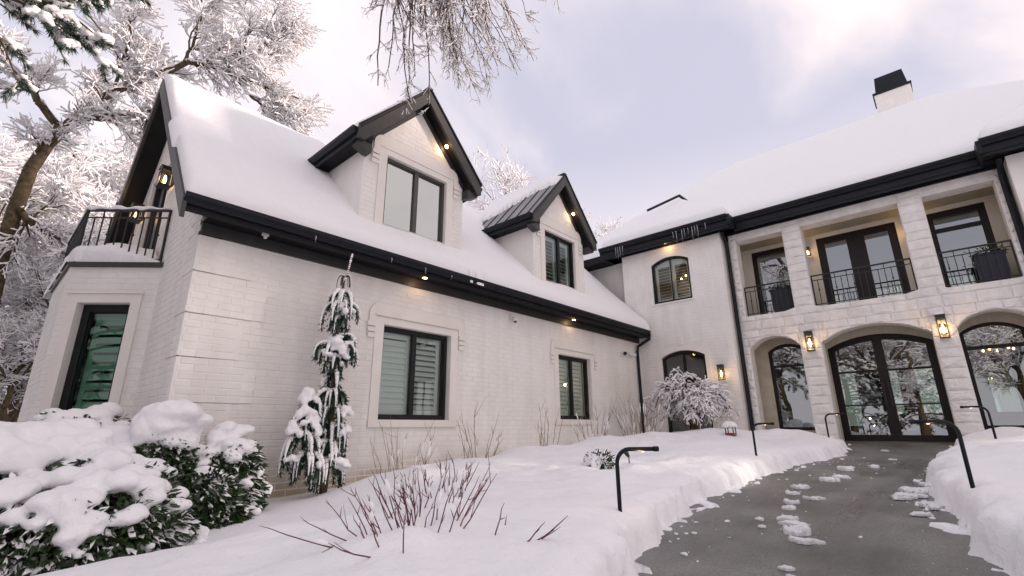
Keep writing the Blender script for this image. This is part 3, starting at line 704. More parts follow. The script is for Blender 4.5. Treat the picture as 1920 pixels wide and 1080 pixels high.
# ------------------------------------------------------------------ dormers
def dormer(cx, hw, wu0, wu1, gl, shut, bronze, seams):
    d = empty('dormer', (cx, 7.02, 3.2), house)
    F_ = Fr((0, 7.02, 0), (1, 0, 0), (0, 1, 0)); yf = 7.02
    h = Hole(wu0, wu1, 3.47, 4.91)
    zr, ze = 6.62, 5.02; hw_r = hw+0.26; sl = (zr-ze)/hw_r
    vt = lambda u: zr-0.26-abs(u-cx)*sl
    w_ = MB()
    wall('front_wall', F_, cx-hw, cx+hw, 3.0, lambda u: zr-0.25-abs(u-cx)*sl, [h], 0.2, M['plaster'], d)
    lay = brick_layout(cx-hw+0.003, cx+hw-0.003, 3.2, lambda u: zr-0.36-abs(u-cx)*sl, [(wu0-0.30, wu1+0.30, 4.4, 5.26), (wu0-0.18, wu1+0.18, 3.2, 5.0)])
    lay_bricks(F_, lay, house)
    for s in (-1, 1):
        x0, x1 = (cx-hw, cx-hw+0.15) if s < 0 else (cx+hw-0.15, cx+hw)
        ya, yb = 7.225, 10.0
        mb = MB(); f = Fr((0, 0, 0), (0, 1, 0), (1, 0, 0))
        zt = zr-0.25-hw*sl
        mb.prism(f, [(ya-0.003, 3.0), (ya-0.003, zt), (6.6+(zt-2.8)/TS+0.1, zt), (ya+0.3, 3.05)], x0+(0.001 if s < 0 else 0), x1-(0.001 if s > 0 else 0)); mb.build('cheek_wall', M['plaster'], d)
    yb = 9.7
    for s in (-1, 1):           # roof slab each side
        f = Fr((cx, 0, 0), (s, 0, 0), (0, 1, 0))
        mb = MB(); mb.prism(f, [(0, zr), (hw_r, ze), (hw_r, ze-0.16), (hw-0.02, ze-0.16), (hw-0.02, zr-0.24-(hw-0.02)*sl), (0, zr-0.24)], 6.80, yb+0.5*0)
        mb.build('roof_slab', M['soffit'], d)
        mb = MB(); mb.prism(f, [(0, zr+0.035), (hw_r+0.03, ze+0.03), (hw_r+0.03, ze-0.20), (hw_r-0.10, ze-0.20), (0, zr-0.27)], 6.745, 6.80)
        mb.build('rake_board', M['trim'], d)
        mb = MB(); mb.prism(f, [(0, zr+0.075), (hw_r+0.045, ze+0.06), (hw_r+0.045, ze+0.01), (0, zr+0.025)], 6.725, 6.744)
        mb.build('drip_edge', M['gutter'], d)
        # frieze on the gable wall under the rake
        mb = MB(); mb.prism(f, [(0, zr-0.27), (hw, zr-0.27-hw*sl), (hw, zr-0.40-hw*sl), (0, zr-0.40)], 6.995, 7.018); mb.build('frieze', M['trim'], d)
        # side gutter and boxed eave
        fe = Fr((cx+s*hw_r, 0, 0), (0, 1, 0), (-s, 0, 0))
        MB().box(fe, 6.80, yb, ze-0.19, ze+0.02, -0.03, -0.002).build('fascia', M['gutter'], d)
        prof = [(ze-0.10, -0.032), (ze-0.10, -0.075), (ze-0.03, -0.115), (ze+0.025, -0.12), (ze+0.025, -0.032)]
        MB().extrude_u(fe, prof, 6.80, yb).build('gutter', M['gutter'], d)
        f0 = Fr((cx, 0, 0), (s, 0, 0), (0, 1, 0))
        mb = MB(); mb.prism(f0, [(hw-0.03, ze-0.16), (hw_r-0.02, ze-0.162), (hw_r-0.02, ze-0.26), (hw+0.05, ze-0.34), (hw-0.03, ze-0.34)], 6.82, 7.018); mb.build('eave_return', M['trim'], d)
        # roof skin
        mb = MB(); mb.prism(f, [(0, zr+0.02), (hw_r, ze+0.02), (hw_r, ze+0.003), (0, zr+0.003)], 6.745, yb); mb.build('roof_skin', M['seam'], d)
        if seams:
            k = 0; y = 7.05
            while y < yb:
                mb = MB(); mb.prism(f, [(0.03, zr+0.05-0.03*sl), (hw_r, ze+0.05), (hw_r, ze+0.021), (0.03, zr+0.021-0.03*sl)], y, y+0.022); mb.build('seam', M['gutter'], d); y += 0.38
    MB().xyz(cx-0.06, cx+0.06, 6.74, yb, zr+0.02, zr+0.075).build('ridge_cap', M['gutter'], d)
    # window surround
    t = empty('window_surround', (cx, 7.0, 3.4), house)
    a, b, v0, v1 = wu0, wu1, 3.47, 4.91
    MB().box(F_, a-0.17, a-0.004, v0-0.02, v1+0.12, -0.025, 0.02).build('jamb', M['trimwhite'], t)
    MB().box(F_, b+0.004, b+0.17, v0-0.02, v1+0.12, -0.025, 0.02).build('jamb', M['trimwhite'], t)
    MB().box(F_, a-0.004, b+0.004, v1+0.003, v1+0.12, -0.025, 0.02).build('head', M['trimwhite'], t)
    MB().box(F_, a-0.24, b+0.24, v0-0.10, v0-0.022, -0.05, 0.02).build('sill', M['trimwhite'], t)
    MB().box(F_, a-0.34, b+0.42, v0-0.155, v0-0.102, -0.10, 0.02).build('flashing', M['bronze'], t)
    n = 8; r = 0.20; A, B, T, Bm = a-0.30, b+0.30, v1+0.36, v1-0.0
    po = [(A, Bm)]+[(A+r-r*math.cos(i/n*math.pi/2), T-r+r*math.sin(i/n*math.pi/2)) for i in range(n+1)]+[(B-r+r*math.sin(i/n*math.pi/2), T-r+r*math.cos(i/n*math.pi/2)) for i in range(n+1)]+[(B, Bm)]
    a2, b2, t2 = a-0.173, b+0.173, v1+0.123
    pi_ = [(a2, Bm)]+[(a2, t2-0.01*(n-i)/n) for i in range(n+1)]+[(b2, t2-0.01*i/n) for i in range(n+1)]+[(b2, Bm)]
    MB().band(F_, po, pi_, -0.040, 0.02).build('hood', M['trimwhite'], t)
    for s, x0, x1 in ((0, A-0.03, a2-0.01), (1, b2+0.01, B+0.03)):
        for k in range(3):
            zt = Bm-0.004-k*0.095
            MB().box(F_, x0, x1, zt-0.075, zt, -0.055+0.008*k, 0.02).build('corbel_block', M['trimwhite'], t)
    window(F_, h, 0.05, house, mat=bronze, mull=((wu0+wu1)/2+0.02,), fw=0.055, mullw=0.09, gl=gl, shutter=shut)
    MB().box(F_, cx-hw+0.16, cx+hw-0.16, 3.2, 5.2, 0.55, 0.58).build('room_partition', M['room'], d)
    return d
dormer(5.05, 1.19, 4.33, 5.77, 'glass_coated', None, 'bronze', False)
dormer(9.73, 1.12, 9.07, 10.40, 'glass', dict(space=0.1, tilt=(0.55, 0.55)), 'frame', True)
# attic / wing room partitions so the panes show a dim room
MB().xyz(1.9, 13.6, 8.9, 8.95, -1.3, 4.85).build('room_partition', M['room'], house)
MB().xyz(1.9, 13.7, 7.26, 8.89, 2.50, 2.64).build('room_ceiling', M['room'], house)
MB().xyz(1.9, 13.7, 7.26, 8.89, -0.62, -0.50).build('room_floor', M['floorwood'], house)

# ------------------------------------------------------------------ tower
TWU = Hole(-6.36, -5.15, 3.64, 4.90, 5.08)
TWL = Hole(-6.30, -4.99, -0.35, 1.95, 2.13)
tower = wall('tower_wall', FT, -7.36, -4.16, -1.35, 5.46, [TWU, TWL], 0.25, M['plaster'], house)
lay = brick_layout(-7.355, -4.165, -1.35, 5.40, [(TWU.u0-0.02, TWU.u1+0.02, TWU.v0-0.12, 5.12), (TWL.u0-0.16, TWL.u1+0.16, -2, 2.30)])
lay_bricks(FT, lay, tower)
MB().xyz(13.972, 14.3, 4.16, 4.36, -1.35, 5.46).build('tower_return', M['plaster'], house)
MB().xyz(13.972, 14.25, 7.16, 7.36, 2.0, 5.46).build('tower_return', M['plaster'], house)
MB().xyz(14.25, 14.5, 7.362, 8.0, 2.0, 5.46).build('tower_return', M['plaster'], house)
MB().xyz(14.06, 14.248, 7.365, 7.62, 3.05, 3.55).build('flashing', M['gutter'], house)
window(FT, TWU, 0.04, house, fw=0.05, mull=(-5.755,), mullw=0.02, shutter=dict(space=0.095, tilt=0.35), sill=True)
window(FT, TWL, 0.07, house, fw=0.07, mull=(-5.645,), mullw=0.06, trans=(1.05,), gl='glass')
t = empty('window_surround', FT(-5.65, 0, 0), house)
n = 12
def ring(h, a, b, bottom):
    o1 = [(h.u0-b, bottom)]+[(h.u0-b+(h.u1-h.u0+2*b)*i/n, h.top(h.u0+(h.u1-h.u0)*i/n)+b) for i in range(n+1)]+[(h.u1+b, bottom)]
    i1 = [(h.u0-a, bottom)]+[(h.u0-a+(h.u1-h.u0+2*a)*i/n, h.top(h.u0+(h.u1-h.u0)*i/n)+a) for i in range(n+1)]+[(h.u1+a, bottom)]
    return o1, i1
MB().band(FT, *ring(TWL, 0.004, 0.14, -0.6), -0.02, 0.02).build('surround', M['trimwhite'], t)
MB().box(FT, -5.70, -5.59, 2.285, 2.52, -0.03, 0.01).build('keystone', M['trimwhite'], t)

# ------------------------------------------------------------------ loggia: rock-faced stone front
UP = [Hole(-3.87, -2.65, 2.93, 5.17), Hole(-2.20, -0.11, 2.93, 5.17), Hole(0.35, 1.58, 2.93, 5.17)]
LO = [Hole(-3.90, -2.67, -0.6, 2.00, 2.31), Hole(-2.20, -0.07, -0.6, 2.00, 2.33), Hole(0.36, 1.59, -0.6, 2.04, 2.34)]
core = wall('loggia_front', FL, -4.06, 1.76, -1.35, 5.40, UP+LO, 0.40, M['stone'], house)
def stone_block(poly, parent, depth):
    # rock face: rim at the joint, a slightly inset, uneven bulging field
    c = np.mean(poly, 0); n = len(poly); mb = MB(); b = 0
    for (u, v) in poly: mb.v.append(FL(u, v, 0.004))
    for (u, v) in poly:
        k = 0.012/max(np.hypot(u-c[0], v-c[1]), 0.02)
        mb.v.append(FL(u+(c[0]-u)*k, v+(c[1]-v)*k, -depth*random.uniform(0.35, 0.9)))
    for (u, v) in poly:
        mb.v.append(FL(u+(c[0]-u)*0.42+random.uniform(-.008, .008), v+(c[1]-v)*0.42, -depth*random.uniform(0.7, 1.5)))
    mb.v.append(FL(c[0], c[1], -depth*random.uniform(0.9, 1.5)))
    for i in range(n):
        j = (i+1) % n
        mb.f += [(i, j, n+j, n+i), (n+i, n+j, 2*n+j, 2*n+i), (2*n+i, 2*n+j, 3*n)]
    return mb.build('stone_block', M['stone'], parent)
def lay_stone(parent):
    v = -0.66; row = 0
    while v < 5.38:
        H = [0.235, 0.20, 0.26, 0.22][row % 4]; top = min(v+H, 5.395)
        if top-v < 0.08: break
        holes = [Hole(h.u0, h.u1, h.v0, 5.6) for h in UP]+LO
        # solid spans along this course: sample
        us = np.linspace(-4.055, 1.755, 582)
        def lower(u):          # lowest solid v in [v, top] above any opening that cuts in from below
            lo = v
            for h in holes:
                if h.u0 < u < h.u1 and h.v0 < top-0.01 and h.top(u) > v:
                    if h.v0 > v+0.02: continue
                    lo = max(lo, h.top(u))
            return lo
        def upper(u):
            hi = top
            for h in holes:
                if h.u0 < u < h.u1 and v+0.02 < h.v0 < top: hi = min(hi, h.v0)
            return hi
        lo = np.array([lower(u) for u in us]); hi = np.array([upper(u) for u in us])
        ok = hi-lo > 0.03
        i = 0
        while i < len(us):
            if not ok[i]: i += 1; continue
            j = i
            while j+1 < len(us) and ok[j+1]: j += 1
            a, b = us[i], us[j]
            if b-a > 0.06:
                cuts = [a]
                while b-cuts[-1] > 0.75: cuts.append(cuts[-1]+random.uniform(0.34, 0.62))
                if b-cuts[-1] > 0.55: cuts.append((cuts[-1]+b)/2+random.uniform(-.06, .06))
                cuts.append(b)
                for h in LO:
                    if h.v0 < top and h.top((h.u0+h.u1)/2) > v: cuts += [e_ for e_ in (h.u0, h.u1) if a+0.03 < e_ < b-0.03]
                cuts = sorted(cuts)
                for (p, q) in zip(cuts[:-1], cuts[1:]):
                    p2, q2 = p+0.004, q-0.004
                    if q2-p2 < 0.03: continue
                    k = 4 if (np.interp((p+q)/2, us, lo) > v+1e-3 or np.interp(p, us, lo) > v+1e-3 or np.interp(q, us, lo) > v+1e-3) else 2
                    bot = [(p2+(q2-p2)*s/k, float(np.interp(p2+(q2-p2)*s/k, us, lo))+0.004) for s in range(k+1)]
                    tp = [(q2-(q2-p2)*s/2, float(np.interp(q2-(q2-p2)*s/2, us, hi))-0.004) for s in range(3)]
                    stone_block(bot+tp, parent, 0.028)
            i = j+1
        v = top; row += 1
lay_stone(core)

PX = 14.97                                             # ground-floor wall behind the arches
FP = Fr((PX, 0, 0), (0, -1, 0), (1, 0, 0))
PW1, PD, PW3 = Hole(-3.67, -2.70, -0.13, 2.00, 2.19), Hole(-2.23, -0.09, -0.385, 1.93, 2.20), Hole(0.37, 1.46, -0.11, 2.00, 2.20)
pw = wall('porch_wall', FP, -4.06, 1.76, -0.60, 2.72, [PW1, PD, PW3], 0.2, M['recess'], house)
def panel_stones(fr, u0, u1, v0, v1, holes, parent):   # coursed blocks of the porch wall
    v = v0; row = 0
    while v < v1-0.05:
        top = min(v+0.27, v1); free = [(u0, u1)]
        for h in holes:
            if h.v0-0.02 < top and h.top((h.u0+h.u1)/2)+0.02 > v:
                nf = []
                for (s, e) in free:
                    if h.u1 <= s or h.u0 >= e: nf.append((s, e)); continue
                    if h.u0 > s: nf.append((s, h.u0-0.01))
                    if h.u1 < e: nf.append((h.u1+0.01, e))
                free = nf
        for (s, e) in free:
            c = s
            while c < e-0.04:
                q = min(c+(0.42 if row % 2 else 0.55), e)
                if e-q < 0.15: q = e
                MB().box(fr, c+0.004, q-0.004, v+0.004, top-0.004, -0.012-random.random()*0.006, 0.0).build('stone_block', M['recess'], parent); c = q
        v = top; row += 1
panel_stones(FP, -4.055, 1.755, -0.60, 2.70, [PW1, PD, PW3], pw)
MB().xyz(14.525, 14.965, 4.061, 4.30, -0.6, 5.40).build('porch_side', M['recess'], house)
MB().xyz(14.525, 15.25, -2.0, -1.761, -0.6, 5.40).build('porch_side', M['recess'], house)
MB().xyz(14.966, 15.25, 4.062, 4.30, 2.93, 5.40).build('porch_side', M['porchwall'], house)
MB().xyz(14.522, 15.25, -1.76, 4.06, 2.722, 2.925).build('porch_slab', M['recess'], house)
window(FP, PW1, 0.03, house, mat='doorwood', fw=0.065, trans=((1.585, 0.06),), gl='glass_door')
window(FP, PW3, 0.03, house, mat='doorwood', fw=0.065, trans=((1.66, 0.08),), gl='glass_door')
dr = window(FP, PD, 0.03, house, mat='doorwood', fw=0.13, fd=0.10, mull=(-1.16,), mullw=0.20, trans=((1.30, 0.045), (0.47, 0.03)), gl='glass_door', part='entrance_door')
MB().box(FP, -2.28, -0.04, -0.43, -0.386, -0.12, 0.10).build('threshold', M['brass'], dr)
for s in (-1, 1):
    MB().box(FP, -1.16+s*0.055-0.012, -1.16+s*0.055+0.012, 0.46, 1.02, -0.045, -0.02).build('pull_handle', M['iron'], dr)
MB().xyz(14.525, 14.97, -1.76, 4.06, 5.24, 5.262).build('porch_ceiling', M['tan'], house)
# upper porch: board ceiling, wall, doors
UX = 15.25
FU = Fr((UX, 0, 0), (0, -1, 0), (1, 0, 0))
U1, U2, U3 = Hole(-3.78, -2.55, 2.98, 5.10), Hole(-2.05, -0.26, 2.95, 5.10), Hole(0.34, 1.44, 2.98, 5.10)
wall('loggia_wall', FU, -4.06, 1.76, 2.93, 5.38, [U1, U2, U3], 0.2, M['porchwall'], house)
k = 0
x = 14.53
pc = empty('board_ceiling', (14.8, 1, 5.23), house)
while x < UX-0.02:
    MB().xyz(x, min(x+0.135, UX-0.002), -1.758, 4.058, 5.215, 5.238).build('ceiling_board', M['tan'], pc); x += 0.142
window(FU, U1, 0.03, house, mat='doorwood', fw=0.10, gl='glass_door', part='balcony_window')
window(FU, U2, 0.03, house, mat='doorwood', fw=0.16, mull=(-1.155,), mullw=0.40, gl='glass_door', part='balcony_door')
window(FU, U3, 0.03, house, mat='doorwood', fw=0.12, trans=((4.62, 0.10),), gl='glass_door', part='balcony_window')
for h in UP:
    railing('balcony_railing', [(14.30, -h.u0-0.02), (14.30, -h.u1+0.02)], 2.935, 0.86, house, 0.13)

# rooms behind: floors, partitions, back wall with windows to the garden
FBk = Fr((21.8, 0, 0), (0, -1, 0), (1, 0, 0))
bh = [Hole(-3.6, -2.5, -0.1, 2.1), Hole(-1.9, -1.25, 0.3, 2.0), Hole(-0.9, 0.1, 0.3, 2.0), Hole(0.9, 1.6, 0.3, 2.0), Hole(-3.4, -2.4, 3.5, 4.9), Hole(-1.6, -0.4, 3.5, 4.9), Hole(0.4, 1.4, 3.3, 4.95)]
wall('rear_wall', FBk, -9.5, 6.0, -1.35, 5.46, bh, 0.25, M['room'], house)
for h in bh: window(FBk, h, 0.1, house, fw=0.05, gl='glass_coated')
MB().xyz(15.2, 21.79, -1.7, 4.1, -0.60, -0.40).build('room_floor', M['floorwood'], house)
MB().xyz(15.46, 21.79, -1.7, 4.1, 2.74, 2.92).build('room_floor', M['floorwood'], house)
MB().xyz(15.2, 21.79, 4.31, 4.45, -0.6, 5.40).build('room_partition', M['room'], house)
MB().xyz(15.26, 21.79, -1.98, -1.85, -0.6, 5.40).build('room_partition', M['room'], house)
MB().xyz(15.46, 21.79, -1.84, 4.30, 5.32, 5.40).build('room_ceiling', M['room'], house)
MB().xyz(14.3, 14.42, 4.5, 9.3, -0.6, 5.40).build('room_partition', M['room'], house) if False else None
MB().xyz(15.9, 16.0, 4.46, 9.4, -0.6, 5.40).build('room_partition', M['room'], house)
MB().xyz(14.0, 15.89, 4.46, 7.1, 2.6, 2.8).build('room_floor', M['floorwood'], house)
MB().xyz(14.3, 22.05, 9.25, 9.5, -1.35, 5.46).build('side_wall', M['plaster'], house)
MB().xyz(13.75, 20.0, -13.0, -12.75, -1.35, 5.46).build('side_wall', M['plaster'], house)  # unseen end wall of the right block, set far out for its shade
MB().xyz(14.3, 14.55, 7.9, 9.25, -1.35, 5.46).build('side_wall', M['plaster'], house)
# right block front, run on out of view to keep sun off the yard
FRB = Fr((13.70, 0, 0), (0, -1, 0), (1, 0, 0))
rb = wall('right_block_wall', FRB, 1.80, 13.0, -1.35, 5.46, [Hole(2.9, 4.2, 0.3, 2.1), Hole(2.9, 4.2, 3.6, 5.0)], 0.25, M['plaster'], house)
window(FRB, Hole(2.9, 4.2, 0.3, 2.1), 0.08, house, mull=(3.55,)); window(FRB, Hole(2.9, 4.2, 3.6, 5.0), 0.08, house, mull=(3.55,))
MB().xyz(13.951, 14.6, -2.02, -1.80, -1.35, 5.46).build('right_block_return', M['plaster'], house)

# ------------------------------------------------------------------ main roofs: hips
PT = math.tan(math.radians(40))
HIPS = [dict(x0=13.78, x1=24.2, y0=-6.4, y1=9.9, z=5.72, t=0.84, ridge=10.15),      # main house
        dict(x0=13.36, x1=18.5, y0=3.78, y1=7.92, z=5.72, t=0.84, ridge=99),        # tower
        dict(x0=13.30, x1=20.0, y0=-13.4, y1=-1.46, z=5.75, t=0.84, ridge=99)]       # right block, its unseen far end lengthened to shade the foreground
def hip_z(h, x, y):
    a = np.minimum(x-h['x0'], 2e3 if h is HIPS[1] else h['x1']-x)
    b = np.minimum(y-h['y0'], h['y1']-y)
    return h['z'] + h['t']*np.minimum(a, b), np.minimum(a, b)
def roof_mesh(h, name):
    x0, x1, y0, y1, z = h['x0'], h['x1'], h['y0'], h['y1'], h['z']; r = min(x1-x0, y1-y0)/2
    zr = z+h['t']*r
    mb = MB()
    mb.v = [(x0, y0, z), (x1, y0, z), (x1, y1, z), (x0, y1, z)]
    if (y1-y0) > (x1-x0): mb.v += [(x0+r, y0+r, zr), (x0+r, y1-r, zr)]; mb.f = [(0, 1, 4), (1, 2, 5, 4), (2, 3, 5), (3, 0, 4, 5)]
    else: mb.v += [(x0+r, y0+r, zr), (x1-r, y0+r, zr)]; mb.f = [(0, 1, 5, 4), (1, 2, 5), (2, 3, 4, 5), (3, 0, 4)]
    b = len(mb.v); mb.v += [(x, y, z-0.24) for (x, y) in ((x0, y0), (x1, y0), (x1, y1), (x0, y1))]
    mb.f += [(0, b, b+1, 1), (1, b+1, b+2, 2), (2, b+2, b+3, 3), (3, b+3, b, 0), (b+3, b+2, b+1, b)]
    return mb.build(name, M['soffit'], house)
roofs = [roof_mesh(HIPS[0], 'main_roof'), roof_mesh(HIPS[1], 'tower_roof'), roof_mesh(HIPS[2], 'right_block_roof')]
for h, r, ua, ub in ((HIPS[0], roofs[0], -3.76, 1.44), (HIPS[1], roofs[1], -7.94, -3.76), (HIPS[2], roofs[2], 1.44, 13.4)):
    f = Fr((h['x0'], 0, 0), (0, -1, 0), (1, 0, 0))
    MB().box(f, ua, ub, h['z']-0.27, h['z']+0.01, -0.028, -0.001).build('fascia', M['gutter'], r)
    gutter(f, ua-0.0, ub+0.0, h['z']+0.03, -0.03, r, 1.1)
    MB().box(f, ua, ub, h['z']-0.33, h['z']-0.275, -0.012, 0.05).build('moulding', M['gutter'], r)
# returns of the tower and right block eaves
MB().xyz(13.24, 13.78, 3.70, 3.778, 5.45, 5.74).build('gutter_return', M['gutter'], roofs[1])
MB().xyz(13.36, 14.4, 7.922, 7.99, 5.45, 5.74).build('gutter_return', M['gutter'], roofs[1])
MB().xyz(13.18, 13.78, -1.458, -1.38, 5.46, 5.76).build('gutter_return', M['gutter'], roofs[2])
MB().box(FT, -7.36, -4.16, 5.425, 5.475, -0.05, -0.001).build('frieze', M['gutter'], roofs[1])
MB().box(FL, -4.05, 1.75, 5.401, 5.475, -0.05, 0.3).build('frieze', M['gutter'], roofs[0])
MB().tube([(13.66, 4.08, 5.42), (13.93, 4.08, 5.18), (13.98, 4.08, 5.0), (13.98, 4.08, -0.55)], 0.05, 8).build('downspout', M['gutter'], roofs[1])
MB().tube([(13.66, -1.70, 5.46), (13.98, -1.70, 5.2), (14.0, -1.70, 5.0), (14.0, -1.70, -0.55)], 0.05, 8).build('downspout', M['gutter'], roofs[2])
MB().xyz(14.08, 14.11, 4.0, 4.055, 4.9, 5.3).build('corner_trim', M['gutter'], roofs[1]) if False else None
# tower ridge and hip caps that stick out of the snow
tr_ = roofs[1]
apex = np.array((13.36+2.07, 5.85, 5.72+0.84*2.07))
def cap(p, q, r): return MB().tube([p, q], r, 6)
dz = np.array((0, 0, 0.40))
cap(tuple(apex+dz), tuple(apex+dz+np.array((-0.85, 0.85, -0.60))), 0.045).build('hip_cap', M['gutter'], tr_)
cap(tuple(apex+dz), tuple(apex+dz+np.array((0.9, -0.1, -0.06))), 0.05).build('ridge_cap', M['gutter'], tr_)

# chimney
ch = empty('chimney', (19.9, -0.45, 9.5), house)
MB().xyz(19.5, 20.4, -0.98, 0.03, 8.5, 11.30).build('stack', M['brick'], ch)
FC = Fr((19.5, 0, 0), (0, -1, 0), (1, 0, 0))
tag_l = brick_layout(-0.028, 0.978, 9.6, 11.29, [])
lay_bricks(FC, tag_l, ch)
MB().xyz(19.46, 20.44, -1.02, 0.07, 11.302, 11.38).build('cap_slab', M['gutter'], ch)
mb = MB(); b0 = [(19.55, -0.93), (20.35, -0.93), (20.35, -0.02), (19.55, -0.02)]; c0 = (19.95, -0.475)
mb.v = [(x, y, 11.382) for x, y in b0]+[(c0[0]+(x-c0[0])*0.8, c0[1]+(y-c0[1])*0.86, 12.05) for x, y in b0]
mb.f = [(0, 1, 5, 4), (1, 2, 6, 5), (2, 3, 7, 6), (3, 0, 4, 7), (4, 5, 6, 7), (3, 2, 1, 0)]
mb.build('cowl', M['gutter'], ch)

# ------------------------------------------------------------------ snow on the roofs
def snow_grid(name, xs, ys, zfun, parent=None, label=None):
    X, Y = np.meshgrid(xs, ys, indexing='ij'); Z, ok, under = zfun(X, Y)
    n, m_ = X.shape; idx = np.arange(n*m_).reshape(n, m_)
    q = np.stack([idx[:-1, :-1], idx[1:, :-1], idx[1:, 1:], idx[:-1, 1:]], -1).reshape(-1, 4)
    keepq = ok.ravel()[q].all(1); q = q[keepq]
    top = np.stack([X, Y, Z], -1).reshape(-1, 3); bot = np.stack([X, Y, under], -1).reshape(-1, 3)
    V = np.concatenate([top, bot]); N = n*m_
    # boundary edges
    e = np.concatenate([q[:, [0, 1]], q[:, [1, 2]], q[:, [2, 3]], q[:, [3, 0]]])
    es = np.sort(e, 1); key = es[:, 0].astype(np.int64)*(N+1)+es[:, 1]
    _, inv, cnt = np.unique(key, return_inverse=True, return_counts=True)
    be = e[cnt[inv] == 1]
    side = np.stack([be[:, 1], be[:, 0], be[:, 0]+N, be[:, 1]+N], -1)
    F = np.concatenate([q, side])
    used, invu = np.unique(F, return_inverse=True)
    o = link(name, mesh_np(name, V[used], invu.reshape(F.shape)), M['snow'], parent, True)
    tag(o, label, 'snow', kind='stuff')
    return o
def rnd(d, r): d = np.clip(d/r, 0, 1); return np.sqrt(np.clip(1-(1-d)**2, 0, 1))
def wing_snow(X, Y):
    base = wing_roof(Y)
    e = np.minimum(np.minimum(X-1.235, 13.70-X+9), np.minimum(Y-6.50, 13.9-Y)) + 0.05*fbm(X*2.2, Y*2.2, 41, 3)
    T = 0.28*rnd(e, 0.15)*(1+0.18*fbm(X*0.9, Y*0.9, 42, 3)) + 0.045*fbm(X*2.2, Y*2.2, 43, 3)
    ridge = np.exp(-((Y-RIDGE_Y)/0.35)**2); T = T-0.10*ridge
    inside = ((np.abs(X-5.05) < 1.10) | (np.abs(X-9.73) < 1.03)) & (Y > 7.12) & (Y < 8.6)       # the dormers stand here
    return base+np.maximum(T, 0.0)+0.004, (e > 0.0) & ~inside, base+0.006
snow_grid('roof_snow', np.arange(1.22, 13.70, 0.06), np.arange(6.48, 13.9, 0.06), wing_snow, None, 'thick smooth snow blanket on the long wing roof around the two dormers')
def main_snow(X, Y):
    best = np.full(X.shape, -9.0); dist = np.full(X.shape, -9.0)
    for h in HIPS:
        z, d = hip_z(h, X, Y); ok = d > -0.02
        best = np.where(ok, np.maximum(best, np.minimum(z, h['ridge'] if h['ridge'] < 50 else z)), best); dist = np.maximum(dist, np.where(ok, d, -9))
    best = np.where(best > 0, best - 0.10*np.exp(-np.maximum(0, 10.15-best)/0.25), best)
    e = dist + 0.05 + 0.05*fbm(X*2, Y*2, 51, 3)
    T = 0.30*rnd(e, 0.22)*(1+0.1*fbm(X*0.8, Y*0.8, 52, 2)) + 0.015*fbm(X*3, Y*3, 53, 2)
    return best+np.maximum(T, 0), (e > 0) & (best > 0), best+0.004
snow_grid('roof_snow', np.arange(13.24, 24.2, 0.09), np.arange(-13.5, 10.0, 0.09), main_snow, None, 'deep snow blanket on the hipped main roof below the chimney')
def dormer_snow(cx, hw, kind):
    zr, ze = 6.62, 5.02; hw_r = hw+0.26; sl = (zr-ze)/hw_r
    def f(X, Y):
        base = zr+0.022-np.abs(X-cx)*sl
        w_ = 0.09*fbm(X*4, Y*4, 61+kind, 3)
        e = np.minimum(np.minimum(Y-6.78, 9.65-Y), hw_r-0.02-np.abs(X-cx))
        if kind == 2:
            lim = 0.30+0.50*sstep(7.1, 9.0, Y)
            e = np.minimum(e, np.where(X < cx, lim-np.abs(X-cx), 9))
        else:
            e = np.minimum(e, np.where(X < cx, (hw_r-0.12)-np.abs(X-cx)+0.1, 9))
        e = e + w_*0.6
        T = (0.20 if kind == 1 else 0.17)*rnd(e, 0.14) * sstep(-0.05, 0.45, Y-6.74)
        T = T+0.01*fbm(X*5, Y*5, 66, 2)
        return base+np.maximum(T, 0.0)+0.03*np.exp(-((X-cx)/0.1)**2), e > 0.0, base+0.0
    return f
snow_grid('roof_snow', np.arange(5.05-1.5, 5.05+1.5, 0.05), np.arange(6.76, 9.7, 0.05), dormer_snow(5.05, 1.19, 1), None, 'snow lying on the roof of the larger left dormer')
snow_grid('roof_snow', np.arange(9.73-1.45, 9.73+1.45, 0.05), np.arange(6.76, 9.7, 0.05), dormer_snow(9.73, 1.12, 2), None, 'snow along the ridge of the right dormer with bare metal seams')
def bay_snow(X, Y):
    # half octagon heap on the balcony slab, thin towards the wall corner
    d = np.minimum(np.minimum((X+Y-10.44)/1.414, X-0.60), np.minimum(1.60-X+0.3, (13.1-Y+X-0.3)/1.414))
    e = d+0.03+0.05*fbm(X*4, Y*4, 71, 2)
    T = 0.34*rnd(e, 0.22)*sstep(8.75, 9.5, Y)*(1+0.25*fbm(X*2.5, Y*2.5, 72, 2)) + 0.015
    return np.full(X.shape, BTOP+0.072)+np.maximum(T, 0), (e > 0) & (X < 1.6), np.full(X.shape, BTOP+0.073)
snow_grid('balcony_snow', np.arange(0.5, 1.62, 0.04), np.arange(8.8, 13.1, 0.04), bay_snow, None, 'rounded heap of snow on the small balcony above the bay')
# snow on the balcony top rail and on the rail posts' tops
mb = MB()
for (p, q) in ((RP[0], RP[1]), (RP[1], RP[2])):
    pts = []; rr_ = []
    for i in range(25):
        s = i/24; pts.append((p[0]+(q[0]-p[0])*s, p[1]+(q[1]-p[1])*s, BTOP+1.035+0.012*math.sin(i*1.3)))
        rr_.append(0.045*min(1, max(0.15, (s*4 if p is RP[0] else 2)))*(0.75+0.25*math.sin(i*0.9)))
    mb.tube(pts, rr_, 7)
tag(mb.build('balcony_snow', M['snow'], None, True), 'strip of snow lying along the top rail of the corner balcony', 'snow', kind='stuff')
